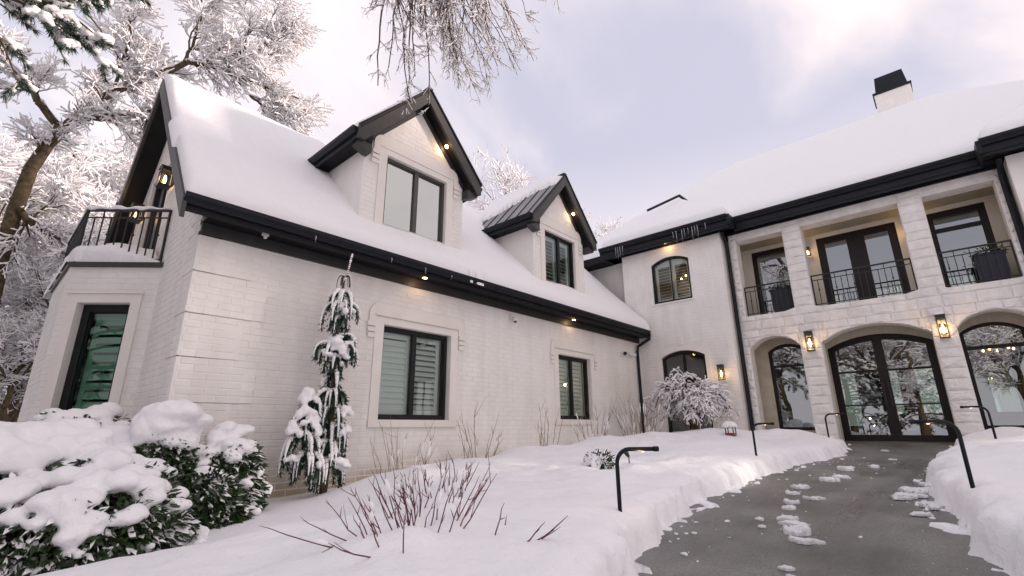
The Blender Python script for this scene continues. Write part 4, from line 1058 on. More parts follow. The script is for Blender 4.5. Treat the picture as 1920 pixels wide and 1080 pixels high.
# chimney shoulder and ridge bits
def icicle(p, L, r, label, grp):
    mb = MB(); k = 5; pts = [(p[0]+0.004*math.sin(i*2.1), p[1]+0.004*math.cos(i*1.7), p[2]-L*i/4) for i in range(5)]
    mb.tube(pts, [r, r*0.8, r*0.55, r*0.32, 0.001], k); o = mb.build('icicle', M['ice'], None, True); tag(o, label, 'icicle', grp); return o
for y in (7.28, 7.20, 7.12, 7.03): icicle((13.19, y, 5.63), random.uniform(0.22, 0.5), 0.013, 'thin icicle on the tower gutter left of its soffit light', 'icicles left of the soffit light')
for y in (5.32, 5.22, 5.05, 4.97, 4.86, 4.74, 4.66, 4.58, 4.35): icicle((13.19, y, 5.63), random.uniform(0.2, 0.5), 0.013, 'thin icicle on the tower gutter right of its soffit light', 'icicles right of the soffit light')
for x in (2.9, 4.2, 4.9, 5.5): icicle((x, 6.43, 2.69), random.uniform(0.06, 0.13), 0.010, 'short icicle under the long wing gutter', 'icicles on the wing gutter')

# ------------------------------------------------------------------ lamps
def point_light(name, loc, e, parent, r=0.03, col=(1.0, 0.60, 0.27)):
    d = bpy.data.lights.new(name, 'POINT'); d.energy = e; d.color = col; d.shadow_soft_size = r
    o = bpy.data.objects.new(name, d); COL.objects.link(o); o.location = loc; adopt(o, parent); return o
def lantern(fr, u, v, w, width, height, label, e=5.0, tapered=False, cap_snow=False):
    t = empty('wall_lantern', fr(u, v-height/2, w), None); tag(t, label, 'wall lamp', 'wall lanterns on the house')
    hw = width/2; d0, d1 = -0.04-width*0.9, -0.04
    MB().box(fr, u-hw*0.7, u+hw*0.7, v-height*0.32, v+height*0.42, -0.03, 0.0).build('back_plate', M['iron'], t)
    MB().box(fr, u-0.02, u+0.02, v+height*0.28, v+height*0.34, -0.06, -0.03).build('bracket', M['iron'], t)
    MB().box(fr, u-hw*1.08, u+hw*1.08, v+height*0.5-0.03, v+height*0.5, d0-0.01, d1).build('roof', M['iron'], t)
    MB().box(fr, u-hw, u+hw, v+height*0.30, v+height*0.5-0.031, d0+0.006, d1-0.006).build('hood', M['iron'], t)
    MB().box(fr, u-hw*1.04, u+hw*1.04, v-height*0.5, v-height*0.5+0.02, d0-0.005, d1).build('base', M['iron'], t)
    b = 0.008
    for su in (-1, 1):
        for w_ in (d0+b, d1-b):
            MB().box(fr, u+su*(hw-b)-b, u+su*(hw-b)+b, v-height*0.5+0.02, v+height*0.30, w_-b, w_+b).build('bar', M['iron'], t)
    mb = MB(); z0, z1 = v-height*0.5+0.02, v+height*0.30
    for (a, b_) in (((u-hw+.008, d0+.008), (u+hw-.008, d0+.008)), ((u+hw-.008, d0+.008), (u+hw-.008, d1-.008)), ((u-hw+.008, d1-.008), (u-hw+.008, d0+.008))):
        m1 = MB().poly([fr(a[0], z0, a[1]), fr(b_[0], z0, b_[1]), fr(b_[0], z1, b_[1]), fr(a[0], z1, a[1])]); m1.build('pane', M['glass_lamp'], t)
    c = (d0+d1)/2
    p = [fr(u, v-height*0.30+i*height*0.14, c) for i in range(4)]
    MB().tube(p, [0.014, 0.024, 0.022, 0.010], 8).build('bulb', M['bulb'], t, True)
    point_light('lamp_light', fr(u, v-height*0.1, d0-0.06), e, t, 0.05)
    if cap_snow:
        MB().box(fr, u-hw*0.95, u+hw*0.95, v+height*0.5+0.001, v+height*0.5+0.05, d0+0.005, d1-0.01).build('snow_cap', M['snow'], t)
    return t
lantern(FL, -2.43, 2.05, -0.03, 0.165, 0.50, 'tall black lantern on the stone pier left of the entrance door', 5)
lantern(FL, 0.13, 2.07, -0.03, 0.165, 0.52, 'tall black lantern on the stone pier right of the entrance door', 5, cap_snow=True)
lantern(FT, -4.57, 1.40, -0.01, 0.15, 0.42, 'small black lantern on the tower wall beside the weeping maple', 4)
lantern(FG, -9.35, 4.16, -0.01, 0.20, 0.36, 'black lantern glowing under the gable roof beside the balcony door', 4)
lantern(FG, -11.45, 4.16, -0.01, 0.20, 0.36, 'black lantern behind the balcony railing, half hidden by the snowy rail', 3)
lantern(FU, -2.28, 4.75, -0.01, 0.11, 0.26, 'small glowing lantern on the upper porch wall left of the balcony doors', 3)
lantern(FU, -0.02, 4.75, -0.01, 0.11, 0.26, 'small lantern on the upper porch wall right of the balcony doors', 3)
def downlight(p, label, e=2.0, nrm=(0, 0, -1)):
    t = empty('downlight', p, None); tag(t, label, 'downlight', 'downlights in the soffits')
    n = Vector(nrm).normalized(); p = Vector(p)
    MB().tube([tuple(p-n*0.01), tuple(p+n*0.012)], 0.055, 14).build('trim_ring', M['brass'], t)
    MB().tube([tuple(p+n*0.012), tuple(p+n*0.020)], 0.040, 14).build('lens', M['led'], t)
    point_light('lamp_light', tuple(p+n*0.09), e, t, 0.04)
downlight((5.14, 6.76, 2.644), 'lit downlight in the wing eave above the large wing window', 1.2)
downlight((9.98, 6.84, 2.644), 'lit downlight in the wing eave above the smaller wing window', 1.2)
downlight((13.50, 5.72, 5.478), 'lit downlight in the tower eave above the arched window', 2.5)
def dsoff(cx, hw, dx):
    hw_r = hw+0.26; sl = (6.62-5.02)/hw_r; n = Vector((-sl, 0, -1))
    return (cx+dx, 6.91, 6.62-0.24-dx*sl-0.005), n
p, nn = dsoff(5.05, 1.19, 0.62); downlight(p, 'lit downlight under the right rake of the larger left dormer', 2.0, nn)
p, nn = dsoff(9.73, 1.12, 0.56); downlight(p, 'lit downlight under the right rake of the smaller right dormer', 2.0, nn)

# security camera, floodlight, eave sensor
t = empty('security_camera', (7.75, 6.99, 2.3)); tag(t, 'white dome security camera on the wing wall between the two windows', 'camera')
MB().box(FW, 7.68, 7.82, 2.28, 2.40, -0.05, -0.008).build('bracket', M['white'], t)
MB().tube([(7.75, 6.93, 2.34), (7.75, 6.89, 2.30)], 0.035, 8).build('neck', M['white'], t)
MB().tube([(7.75, 6.87, 2.32), (7.75, 6.87, 2.28), (7.75, 6.87, 2.25)], [0.055, 0.06, 0.045], 10).build('housing', M['white'], t, True)
MB().tube([(7.75, 6.87, 2.25), (7.75, 6.865, 2.215)], [0.043, 0.02], 10).build('dome', M['iron'], t, True)
t = empty('floodlight', (12.82, 6.99, 2.05)); tag(t, 'twin head white security floodlight on the wing wall near the downspout', 'floodlight')
MB().box(FW, 12.76, 12.90, 2.0, 2.12, -0.05, -0.008).build('base', M['white'], t)
for s in (-1, 1):
    MB().tube([(12.83+s*0.05, 6.93, 2.08), (12.83+s*0.2, 6.88, 2.06), (12.83+s*0.30, 6.84, 2.04)], [0.03, 0.05, 0.065], 10).build('lamp_head', M['white'], t, True)
    MB().tube([(12.83+s*0.30, 6.84, 2.04), (12.83+s*0.305, 6.838, 2.039)], 0.055, 10).build('lens', M['iron'], t)
t = empty('eave_camera', (2.33, 6.76, 2.64)); tag(t, 'tiny white sensor under the wing eave near its corner', 'sensor')
MB().tube([(2.33, 6.76, 2.645), (2.33, 6.76, 2.61)], 0.05, 8).build('mount', M['white'], t)
MB().tube([(2.33, 6.76, 2.61), (2.33, 6.75, 2.57)], [0.03, 0.022], 8).build('eye', M['white'], t, True)

# planters upstairs
def blob_mesh(name, n, size, seed, dis=0.25, sub=2):
    bm = bmesh.new(); bmesh.ops.create_icosphere(bm, subdivisions=sub, radius=1.0)
    r_ = np.random.default_rng(seed); ph = r_.uniform(0, 6, 9)
    for v in bm.verts:
        c = v.co; k = 1+dis*(math.sin(c.x*3+ph[0])*math.sin(c.y*3+ph[1])*0.5+0.4*math.sin(c.z*4+ph[2]+c.x*2)+0.25*math.sin(c.x*7+ph[3])*math.sin(c.y*6+ph[4]))
        v.co = Vector((c.x*size[0]*k, c.y*size[1]*k, c.z*size[2]*k))
    me = bpy.data.meshes.new(name); bm.to_mesh(me); bm.free(); return me
def leaf_quads(P, D, L, Wd, r_, fold=0.25, up=None):
    # P positions, D directions: folded leaf of two quads -> 4 verts diamond
    D = D/(np.linalg.norm(D, axis=1, keepdims=True)+1e-9)
    up = r_.normal(size=D.shape) if up is None else up; S = np.cross(D, up); S /= np.linalg.norm(S, axis=1, keepdims=True)+1e-9
    Nn = np.cross(S, D)
    L = np.asarray(L).reshape(-1, 1); Wd = np.asarray(Wd).reshape(-1, 1)
    a = P; b = P+D*L*0.5+S*Wd*0.5+Nn*Wd*fold; c = P+D*L; d = P+D*L*0.5-S*Wd*0.5+Nn*Wd*fold; m = P+D*L*0.5
    n = len(P); V = np.stack([a, b, c, d], 1).reshape(-1, 3)
    i = np.arange(n)*4
    F = np.concatenate([np.stack([i, i+1, i+2], 1), np.stack([i, i+2, i+3], 1)])
    return V, F
for (y, z, label) in ((2.98, 2.935, 'navy square planter on the upper porch left bay'), (-1.20, 2.935, 'navy square planter on the upper porch right bay')):
    t = empty('planter', (14.62, y, z)); tag(t, label, 'planter', 'planters on the upper porch')
    f = Fr((14.42, 0, 0), (0, -1, 0), (1, 0, 0)); a = 0.25
    mb = MB(); mb.v = []
    pts0 = [(14.62-a*0.86, y-a*0.86), (14.62+a*0.86, y-a*0.86), (14.62+a*0.86, y+a*0.86), (14.62-a*0.86, y+a*0.86)]
    pts1 = [(14.62-a, y-a), (14.62+a, y-a), (14.62+a, y+a), (14.62-a, y+a)]
    mb.v = [(p_[0], p_[1], z) for p_ in pts0]+[(p_[0], p_[1], z+0.66) for p_ in pts1]
    mb.f = [(0, 1, 5, 4), (1, 2, 6, 5), (2, 3, 7, 6), (3, 0, 4, 7), (3, 2, 1, 0), (4, 5, 6, 7)]
    mb.build('pot', M['planter'], t)
    MB().xyz(14.62-a-0.02, 14.62+a+0.02, y-a-0.02, y+a+0.02, z+0.662, z+0.70).build('rim', M['planter'], t)
    r_ = np.random.default_rng(int(abs(y)*100)); n = 260
    P = r_.normal(size=(n, 3))*np.array((0.11, 0.11, 0.05))+np.array((14.62, y, z+0.74))
    D = (P-np.array((14.62, y, z+0.70)))*np.array((1, 1, 0.5)); V, F_ = leaf_quads(P, D, r_.uniform(0.06, 0.1, n), r_.uniform(0.02, 0.035, n), r_)
    link('foliage', mesh_np('foliage', V, F_), M['leaf'], t)

# chandelier and a few lit bulbs indoors
def bulb_cluster(name, c, label, n=5, r=0.28):
    t = empty(name, c); tag(t, label, 'chandelier', None)
    MB().tube([(c[0], c[1], c[2]+0.75), (c[0], c[1], c[2]-0.1)], 0.012, 6).build('rod', M['brass'], t)
    for i in range(n):
        a = i*6.283/n; x, y = c[0]+r*math.cos(a), c[1]+r*math.sin(a)
        MB().tube([(c[0], c[1], c[2]-0.08), ((c[0]+x)/2, (c[1]+y)/2, c[2]-0.12), (x, y, c[2])], 0.010, 5).build('arm', M['brass'], t)
        MB().tube([(x, y, c[2]+0.005), (x, y, c[2]+0.035), (x, y, c[2]+0.07)], [0.016, 0.028, 0.008], 8).build('bulb', M['bulb'], t, True)
    point_light('lamp_light', (c[0], c[1], c[2]+0.2), 12, t, 0.15)
bulb_cluster('chandelier', (16.6, -1.05, 1.72), 'lit chandelier seen through the right arched porch window')
bulb_cluster('chandelier', (14.7, 5.55, 4.55), 'lit chandelier seen through the arched tower window', 4, 0.26)
bulb_cluster('chandelier', (10.2, 8.2, 1.25), 'warm lit lamp cluster behind the shutters of the smaller wing window', 3, 0.1)
MB().xyz(17.8, 19.6, 0.6, 1.9, -0.39, 0.32).build('hall_bench', M['floorwood'], house) if False else None

# ------------------------------------------------------------------ path lights
def path_light(x, y, dx, dy, label, h=0.52, arm=0.36):
    z = gz(x, y); z0 = z-0.3
    t = empty('path_light', (x, y, z)); tag(t, label, 'path light', 'bent black path lights')
    r = 0.11; d = np.array((dx, dy)); d = d/np.linalg.norm(d)
    pts = [(x, y, z0), (x, y, z+h-r)]
    for i in range(1, 7):
        a = i/6*math.pi/2; pts.append((x+d[0]*r*(1-math.cos(a)), y+d[1]*r*(1-math.cos(a)), z+h-r+r*math.sin(a)))
    pts.append((x+d[0]*arm, y+d[1]*arm, z+h))
    MB().tube(pts, 0.0165, 8).build('stem', M['gutter'], t, True)
    e = np.array((x+d[0]*arm, y+d[1]*arm, z+h))
    MB().tube([tuple(e-np.array((d[0], d[1], 0))*0.01), tuple(e+np.array((d[0], d[1], 0))*0.03)], 0.021, 8).build('end_cap', M['gutter'], t)
    c = e-np.array((d[0], d[1], 0))*0.10
    MB().tube([tuple(c-np.array((0, 0, 0.017))), tuple(c-np.array((0, 0, 0.023)))], 0.011, 8).build('lens', M['dim_led'], t)
    point_light('lamp_light', tuple(c-np.array((0, 0, 0.05))), 0.6, t, 0.02, (1.0, 0.66, 0.42))
path_light(3.55, 2.08, 0.75, -0.66, 'bent black path light in the near snow bank left of the path', 0.45, 0.32)
path_light(8.3, 2.42, 0.6, -0.8, 'bent black path light on the left bank halfway to the porch', 0.48, 0.30)
path_light(12.4, 2.12, 0.1, -1.0, 'bent black path light beside the pier left of the entrance door', 0.48, 0.32)
path_light(5.9, 0.02, -0.28, 0.96, 'bent black path light in the near snow bank right of the path', 0.55, 0.30)
path_light(11.0, -0.38, 0.25, 0.97, 'bent black path light on the right bank by the porch pier', 0.50, 0.30)

# ------------------------------------------------------------------ clods of snow on the path
def clod_mesh(seed):
    # ragged scrap of trodden snow: thin, lumpy, torn edge
    g = np.linspace(-1.5, 1.5, 34); X, Y = np.meshgrid(g, g, indexing='ij'); ang = np.arctan2(Y, X)
    e = 1.0-np.hypot(X, Y*1.15)+0.75*fbm(X*1.1+seed*7.3, Y*1.1, 300+seed, 3)
    T = 0.42*rnd(e, 0.30)*(0.75+0.9*fbm(X*1.6+seed, Y*1.6, 320+seed, 3))+0.10*vnoise(X*4, Y*4, 340+seed)
    T = np.maximum(T, 0.05); ok = e > 0.03
    n = len(g); idx = np.arange(n*n).reshape(n, n); q = np.stack([idx[:-1, :-1], idx[1:, :-1], idx[1:, 1:], idx[:-1, 1:]], -1).reshape(-1, 4)
    q = q[ok.ravel()[q].all(1)]; N = n*n
    V = np.concatenate([np.stack([X, Y, T], -1).reshape(-1, 3), np.stack([X, Y, np.full(X.shape, -0.08)], -1).reshape(-1, 3)])
    ed = np.concatenate([q[:, [0, 1]], q[:, [1, 2]], q[:, [2, 3]], q[:, [3, 0]]]); es = np.sort(ed, 1); key = es[:, 0].astype(np.int64)*(N+1)+es[:, 1]
    _, inv, cnt = np.unique(key, return_inverse=True, return_counts=True); be = ed[cnt[inv] == 1]
    F = np.concatenate([q, np.stack([be[:, 1], be[:, 0], be[:, 0]+N, be[:, 1]+N], -1)]); u, iv = np.unique(F, return_inverse=True)
    me = mesh_np('snow_clod', V[u], iv.reshape(F.shape))
    me.materials.append(M['snow']); me.polygons.foreach_set("use_smooth", np.ones(len(me.polygons), bool)); return me
clods = [clod_mesh(s) for s in range(7)]
cl = [(4.66, 1.14, .13), (4.42, 1.05, .10), (4.92, 1.20, .13), (5.12, 1.30, .10), (4.71, 1.40, .045), (4.98, 1.49, .05), (5.61, 1.40, .09), (5.95, 1.45, .08),
      (6.30, 1.34, .11), (6.52, 1.58, .09), (6.98, 1.60, .10), (7.75, 1.42, .13), (8.1, 1.30, .12),
      (9.47, 1.09, .12), (9.0, 1.40, .13), (10.7, 0.95, .06), (12.4, 1.2, .09), (3.67, 0.98, .06), (3.52, 0.93, .04)]
for i, (x, y, r) in enumerate(cl):
    o = bpy.data.objects.new('snow_clod', clods[i % 7]); COL.objects.link(o); z = float(path_z(x))
    o.location = (x, y, z+0.004); o.scale = (r*random.uniform(.9, 1.3), r*random.uniform(.7, 1.1), r*random.uniform(.55, .9)); o.rotation_euler = (0, 0, random.uniform(0, 6))
    tag(o, 'small clod of snow on the bare concrete path', 'snow clod', 'snow clods along the path')
for i in range(11):
    t_ = random.random(); x = 5.7+2.2*t_; y = np.interp(x, XR, YR)+random.uniform(0.0, 0.34)*(1-abs(t_-0.5))
    o = bpy.data.objects.new('snow_clod', clods[i % 7]); COL.objects.link(o)
    r = random.uniform(0.07, 0.14); o.location = (x, y, float(path_z(x))+0.008); o.scale = (r*1.5, r*0.9, r*0.6); o.rotation_euler = (0, 0, random.uniform(-0.6, 0.2))
    tag(o, 'flat broken slab of snow at the foot of the right snow bank', 'snow clod', 'snow slabs at the foot of the right bank')

r_ = np.random.default_rng(17); C = []; S = []
for k in range(150):
    if k < 70:
        x = r_.uniform(4.2, 11.0); y = 1.38+0.02*(x-7)+r_.normal()*0.30
    else:
        x = r_.uniform(3.2, 11.5); y = (np.interp(x, XL, YL)-abs(r_.normal())*0.16-0.05) if k % 2 else (np.interp(x, XR, YR)+abs(r_.normal())*0.16+0.05)
    if not (np.interp(x, XR, YR) < y < np.interp(x, XL, YL)): continue
    r = 0.004+0.016*r_.random()**2.5; C.append((x, y, float(path_z(x))+0.2*r)); S.append((r*r_.uniform(.8, 1.6), r*r_.uniform(.8, 1.4), r*r_.uniform(.5, .9)))
CRUMBS = (C, S)
# ------------------------------------------------------------------ branching plants
def seg_tubes(P0, P1, R0, R1, k):
    n = len(P0); d = P1-P0; d = d/(np.linalg.norm(d, axis=1, keepdims=True)+1e-9)
    ref = np.where(np.abs(d[:, 2:3]) > 0.9, np.array([[1.0, 0, 0]]), np.array([[0, 0, 1.0]]))
    a = np.cross(d, ref); a /= np.linalg.norm(a, axis=1, keepdims=True)+1e-9; b = np.cross(d, a)
    V = np.zeros((n, 2*k, 3))
    for j in range(k):
        t = 2*math.pi*j/k+0.4; o = math.cos(t)*a+math.sin(t)*b
        V[:, j] = P0+o*R0[:, None]; V[:, k+j] = P1+o*R1[:, None]
    base = np.arange(n)[:, None]*2*k
    F = np.concatenate([np.stack([base[:, 0]+j, base[:, 0]+(j+1) % k, base[:, 0]+k+(j+1) % k, base[:, 0]+k+j], 1) for j in range(k)])
    return V.reshape(-1, 3), F
class Branches:
    def __init__(s, r_): s.r = r_; s.levels = []       # each level: (P [B,n,3], R [B,n])
    def add(s, P, R): s.levels.append((np.asarray(P, float), np.asarray(R, float)))
    def spawn(s, src, k, lrange, angle, npts, rad, tr=(0.25, 1.0), droop=0.0, wander=0.18, up=0.0, lens=None, minr=0.004):
        P, R = src; B, n, _ = P.shape; r = s.r
        t = r.uniform(tr[0], tr[1], (B, k)); f = t*(n-1); i = np.minimum(f.astype(int), n-2); fr = (f-i)[..., None]
        bi = np.arange(B)[:, None]
        p = P[bi, i]*(1-fr)+P[bi, i+1]*fr; tan = P[bi, i+1]-P[bi, i]; tan /= np.linalg.norm(tan, axis=-1, keepdims=True)+1e-9
        pr = R[bi, i]*(1-fr[..., 0])+R[bi, i+1]*fr[..., 0]
        rv = r.normal(size=p.shape); perp = np.cross(tan, rv); perp /= np.linalg.norm(perp, axis=-1, keepdims=True)+1e-9
        ang = r.uniform(angle[0], angle[1], (B, k, 1)); d = tan*np.cos(ang)+perp*np.sin(ang)
        d[..., 2] += up
        L = r.uniform(lrange[0], lrange[1], (B, k))*(1.15-0.55*t)
        Q = np.zeros((B*k, npts, 3)); d = d.reshape(-1, 3); d /= np.linalg.norm(d, axis=1, keepdims=True)+1e-9
        Q[:, 0] = p.reshape(-1, 3); st = (L.reshape(-1, 1))/(npts-1)
        for j in range(1, npts):
            Q[:, j] = Q[:, j-1]+d*st
            d = d+r.normal(size=d.shape)*wander; d[:, 2] -= droop; d /= np.linalg.norm(d, axis=1, keepdims=True)+1e-9
        r0 = np.clip(pr.reshape(-1)*rad, minr, None); taper = np.linspace(1, 0.35, npts)
        RR = r0[:, None]*taper[None]
        s.levels.append((Q, RR)); return s.levels[-1]
    def segs(s, levels=None):
        out = [[], [], [], []]
        for li, (P, R) in enumerate(s.levels):
            if levels is not None and li not in levels: continue
            out[0].append(P[:, :-1].reshape(-1, 3)); out[1].append(P[:, 1:].reshape(-1, 3)); out[2].append(R[:, :-1].ravel()); out[3].append(R[:, 1:].ravel())
        return [np.concatenate(o) for o in out]
def bark_and_snow(br, name_prefix, thick_levels, thin_levels, snow_base=0.012, snow_k=0.75, parent=None, rng_=None, cover=0.9, bark='bark', twig='twig', lump=0.4, kthick=7):
    objs = []
    P0, P1, R0, R1 = br.segs(thick_levels); V, F = seg_tubes(P0, P1, R0, R1, kthick); objs.append(('trunk', mesh_np('trunk', V, F), M[bark], True))
    P0, P1, R0, R1 = br.segs(thin_levels); V, F = seg_tubes(P0, P1, R0, R1, 3); objs.append(('crown', mesh_np('crown', V, F), M[twig], False))
    P0, P1, R0, R1 = br.segs()
    d = P1-P0; L = np.linalg.norm(d, axis=1)+1e-9; hz = np.hypot(d[:, 0], d[:, 1])/L
    keep = (rng_.random(len(P0)) < cover*np.clip(hz*1.5, 0.25, 1)) & (hz > 0.18)
    P0, P1, R0, R1, hz = P0[keep], P1[keep], R0[keep], R1[keep], hz[keep]
    s0 = (snow_base+snow_k*R0)*np.clip(hz, 0.35, 1)*rng_.uniform(1-lump, 1+lump, len(P0)); s1 = (snow_base+snow_k*R1)*np.clip(hz, 0.35, 1)*rng_.uniform(1-lump, 1+lump, len(P0))
    off0 = np.zeros_like(P0); off0[:, 2] = R0*0.75+s0*0.55; off1 = np.zeros_like(P1); off1[:, 2] = R1*0.75+s1*0.55
    V, F = seg_tubes(P0+off0, P1+off1, s0, s1, 4); objs.append(('snow', mesh_np('branch_snow', V, F), M['treesnow'], False))
    return objs
def plant_from(objs, name, loc, label, cat, group=None, rotz=0.0, scale=1.0):
    t = empty(name, loc); t.rotation_euler = (0, 0, rotz); t.scale = (scale,)*3; tag(t, label, cat, group)
    for (nm, me, mt, sm) in objs:
        if len(me.materials) == 0: me.materials.append(mt)
        if sm: me.polygons.foreach_set("use_smooth", np.ones(len(me.polygons), bool))
        o = bpy.data.objects.new(nm, me); COL.objects.link(o); o.parent = t
        if nm in ('snow', 'crown'): o["kind"] = "stuff"
    return t

def deciduous(seed, H=11.0, spread=0.55, dens=(9, 9, 9, 7), forks=3):
    r_ = np.random.default_rng(seed); br = Branches(r_)
    n = 9; z = np.linspace(0, H*0.62, n)
    wob = np.cumsum(r_.normal(size=(n, 2))*0.13, 0); wob -= wob[0]
    P = np.concatenate([wob, z[:, None]], 1)[None]; R = np.linspace(0.24, 0.09, n)[None]*H/11
    br.add(P, R)
    L1 = br.spawn(br.levels[0], dens[0], (0.34*H, 0.52*H), (0.5, 1.0), 8, 0.62, (0.3, 1.0), droop=0.0, wander=0.12, up=0.18, minr=0.035)
    L2 = br.spawn(L1, dens[1], (0.13*H, 0.24*H), (0.4, 1.0), 6, 0.55, (0.2, 1.0), droop=0.02, wander=0.18, minr=0.014)
    L3 = br.spawn(L2, dens[2], (0.06*H, 0.11*H), (0.4, 1.0), 4, 0.55, (0.15, 1.0), droop=0.05, wander=0.2, minr=0.006)
    L4 = br.spawn(L3, dens[3], (0.03*H, 0.06*H), (0.4, 1.1), 3, 0.7, (0.1, 1.0), droop=0.06, wander=0.2, minr=0.004)
    return bark_and_snow(br, 'tree', (0, 1, 2), (3, 4), 0.025, 0.6, rng_=r_)
variants = [deciduous(101, 12.0), deciduous(202, 10.0, dens=(10, 9, 9, 6)), deciduous(303, 13.0, dens=(9, 10, 8, 6))]
PX2 = FPX
def at(px, py, dist):           # a point in the garden, by its bearing and its distance
    v = CR*((px-960)/PX2)+CD*((py-540)/PX2)+CF
    return np.array(v*dist)

back = [(60, 13.5, 0, 0.62, 'small snow laden tree left of the bay, its twigs touching the wall'), (-60, 16.0, 1, 1.25, 'snow laden bare tree cut by the left edge of the picture'),
        (170, 16.5, 2, 0.85, 'snow laden bare tree just behind the bay'), (40, 20.0, 1, 1.5, 'snow laden bare tree in the second row left of the bay'),
        (235, 20.0, 0, 1.2, 'snow laden bare tree behind the balcony'), (110, 24.0, 2, 1.55, 'tall snow laden tree far back left of the balcony'),
        (-40, 25.0, 0, 1.8, 'tall snow laden tree far back at the left edge'), (330, 25.0, 1, 1.45, 'snow laden tree behind the gable ridge'),
        (190, 29.0, 1, 2.1, 'tallest far snow laden tree behind the balcony'), (20, 31.0, 2, 1.9, 'farthest snow laden tree on the left'),
        (-10, 12.5, 1, 0.50, 'low snowy bush sized tree left of the bay foot'), (70, 17.5, 0, 0.65, 'low snowy tree behind the bay foot'), (20, 15.0, 2, 0.45, 'lowest snowy tree at the left edge behind the bushes'),
        (925, 25.0, 2, 1.42, 'pale snow laden tree rising between the two dormers'), (1112, 30.0, 0, 1.38, 'faint snowy tree top right of the smaller dormer')]
for i, (px, dist, v, s, lab) in enumerate(back):
    q = at(px, 800, dist)
    plant_from(variants[v], 'bare_tree', (q[0], q[1], -1.0), lab, 'tree', 'snowy trees behind the house', i*1.7, s)
garden = [(-9.0, 3.0, 0, 0.9), (-12.0, -3.0, 1, 1.0), (-11.0, 9.0, 2, 0.8), (-15.0, 3.5, 2, 1.05), (-7.5, -8.0, 1, 0.8), (28.0, 1.5, 0, 0.9), (27.0, -3.5, 1, 0.9)]
for i, (x, y, v, s) in enumerate(garden):
    plant_from(variants[v], 'bare_tree', (x, y, -1.0), ('snowy tree reflected in the left leaf of the entrance door', 'snowy tree reflected in the right arched porch window', 'snowy tree reflected in the left arched porch window',
                'large snowy tree farthest behind the viewer', 'snowy tree across the garden right of the path', 'snowy tree behind the house seen through the entrance door', 'snowy tree behind the house seen through the right porch window')[i], 'tree', 'snowy trees seen in the porch glass', i*2.3, s)

# hero tree on the left: limbs laid out along its real sweep
r_ = np.random.default_rng(55); br = Branches(r_)
def limb(pts, r0, r1, n=12):
    pts = np.array([at(*p) for p in pts]); s = np.linspace(0, 1, len(pts)); t = np.linspace(0, 1, n)
    Q = np.stack([np.interp(t, s, pts[:, k]) for k in range(3)], 1)
    Q[1:-1] = 0.5*Q[1:-1]+0.25*(Q[:-2]+Q[2:]); Q[1:-1] += r_.normal(size=(n-2, 3))*0.03
    return Q, np.linspace(r0, r1, n)
limbs = [limb([(-60, 830, 13.2), (-45, 660, 13.2), (-10, 500, 13.2), (25, 370, 13.2), (70, 290, 13.3), (130, 235, 13.4), (190, 190, 13.5), (245, 158, 13.6), (300, 136, 13.7)], 0.23, 0.08, 12),
         limb([(110, 250, 13.3), (70, 190, 13.0), (35, 140, 12.7), (-10, 80, 12.5)], 0.11, 0.05),
         limb([(285, 142, 13.7), (345, 118, 14.0), (410, 112, 14.2), (470, 98, 14.4), (500, 80, 14.5)], 0.09, 0.03),
         limb([(130, 236, 13.4), (180, 220, 13.2), (230, 217, 13.0), (290, 224, 12.9)], 0.085, 0.05),
         limb([(345, 118, 14.0), (362, 80, 14.1), (375, 40, 14.1), (385, -30, 14.2)], 0.05, 0.02),
         limb([(360, 117, 14.0), (430, 140, 14.4), (500, 160, 14.7), (560, 185, 15.0)], 0.06, 0.02),
         limb([(410, 112, 14.2), (470, 60, 14.6), (520, 40, 14.8), (550, 60, 15.0)], 0.045, 0.018),
         limb([(430, 140, 14.4), (480, 190, 14.9), (520, 215, 15.2), (575, 215, 15.4)], 0.045, 0.018),
         limb([(25, 370, 13.2), (60, 420, 13.4), (110, 450, 13.8), (170, 455, 14.2)], 0.10, 0.03),
         limb([(215, 175, 13.5), (225, 120, 13.3), (250, 60, 13.1), (240, 20, 13.0)], 0.05, 0.02)]
br.add(np.stack([l[0] for l in limbs]), np.stack([l[1] for l in limbs]))
fine = (br.levels[0][0][2:], br.levels[0][1][2:])
L2 = br.spawn(fine, 12, (0.7, 1.5), (0.4, 1.0), 6, 0.5, (0.2, 1.0), droop=0.02, wander=0.15, minr=0.015)
L2b = br.spawn((br.levels[0][0][:2], br.levels[0][1][:2]), 12, (0.7, 1.8), (0.5, 1.1), 6, 0.3, (0.35, 1.0), droop=0.02, wander=0.15, minr=0.018)
Lm = (np.concatenate([L2[0], L2b[0]]), np.concatenate([L2[1], L2b[1]]))
L3 = br.spawn(Lm, 10, (0.4, 0.85), (0.4, 1.0), 4, 0.55, (0.1, 1.0), droop=0.04, wander=0.2, minr=0.007)
L4 = br.spawn(L3, 7, (0.2, 0.5), (0.4, 1.1), 3, 0.7, (0.1, 1.0), droop=0.05, wander=0.2, minr=0.004)
base = at(-60, 830, 13.2)
objs = bark_and_snow(br, 'tree', (0, 1, 2), (3, 4), 0.022, 0.6, rng_=r_)
t = empty('bare_tree', tuple(base)); tag(t, 'large snowy tree with a bent brown trunk, its limbs reaching over the gable ridge', 'tree', None)
for (nm, me, mt, sm) in objs:
    o = link(nm, me, mt, t, sm)
    if nm != 'trunk': o["kind"] = "stuff"

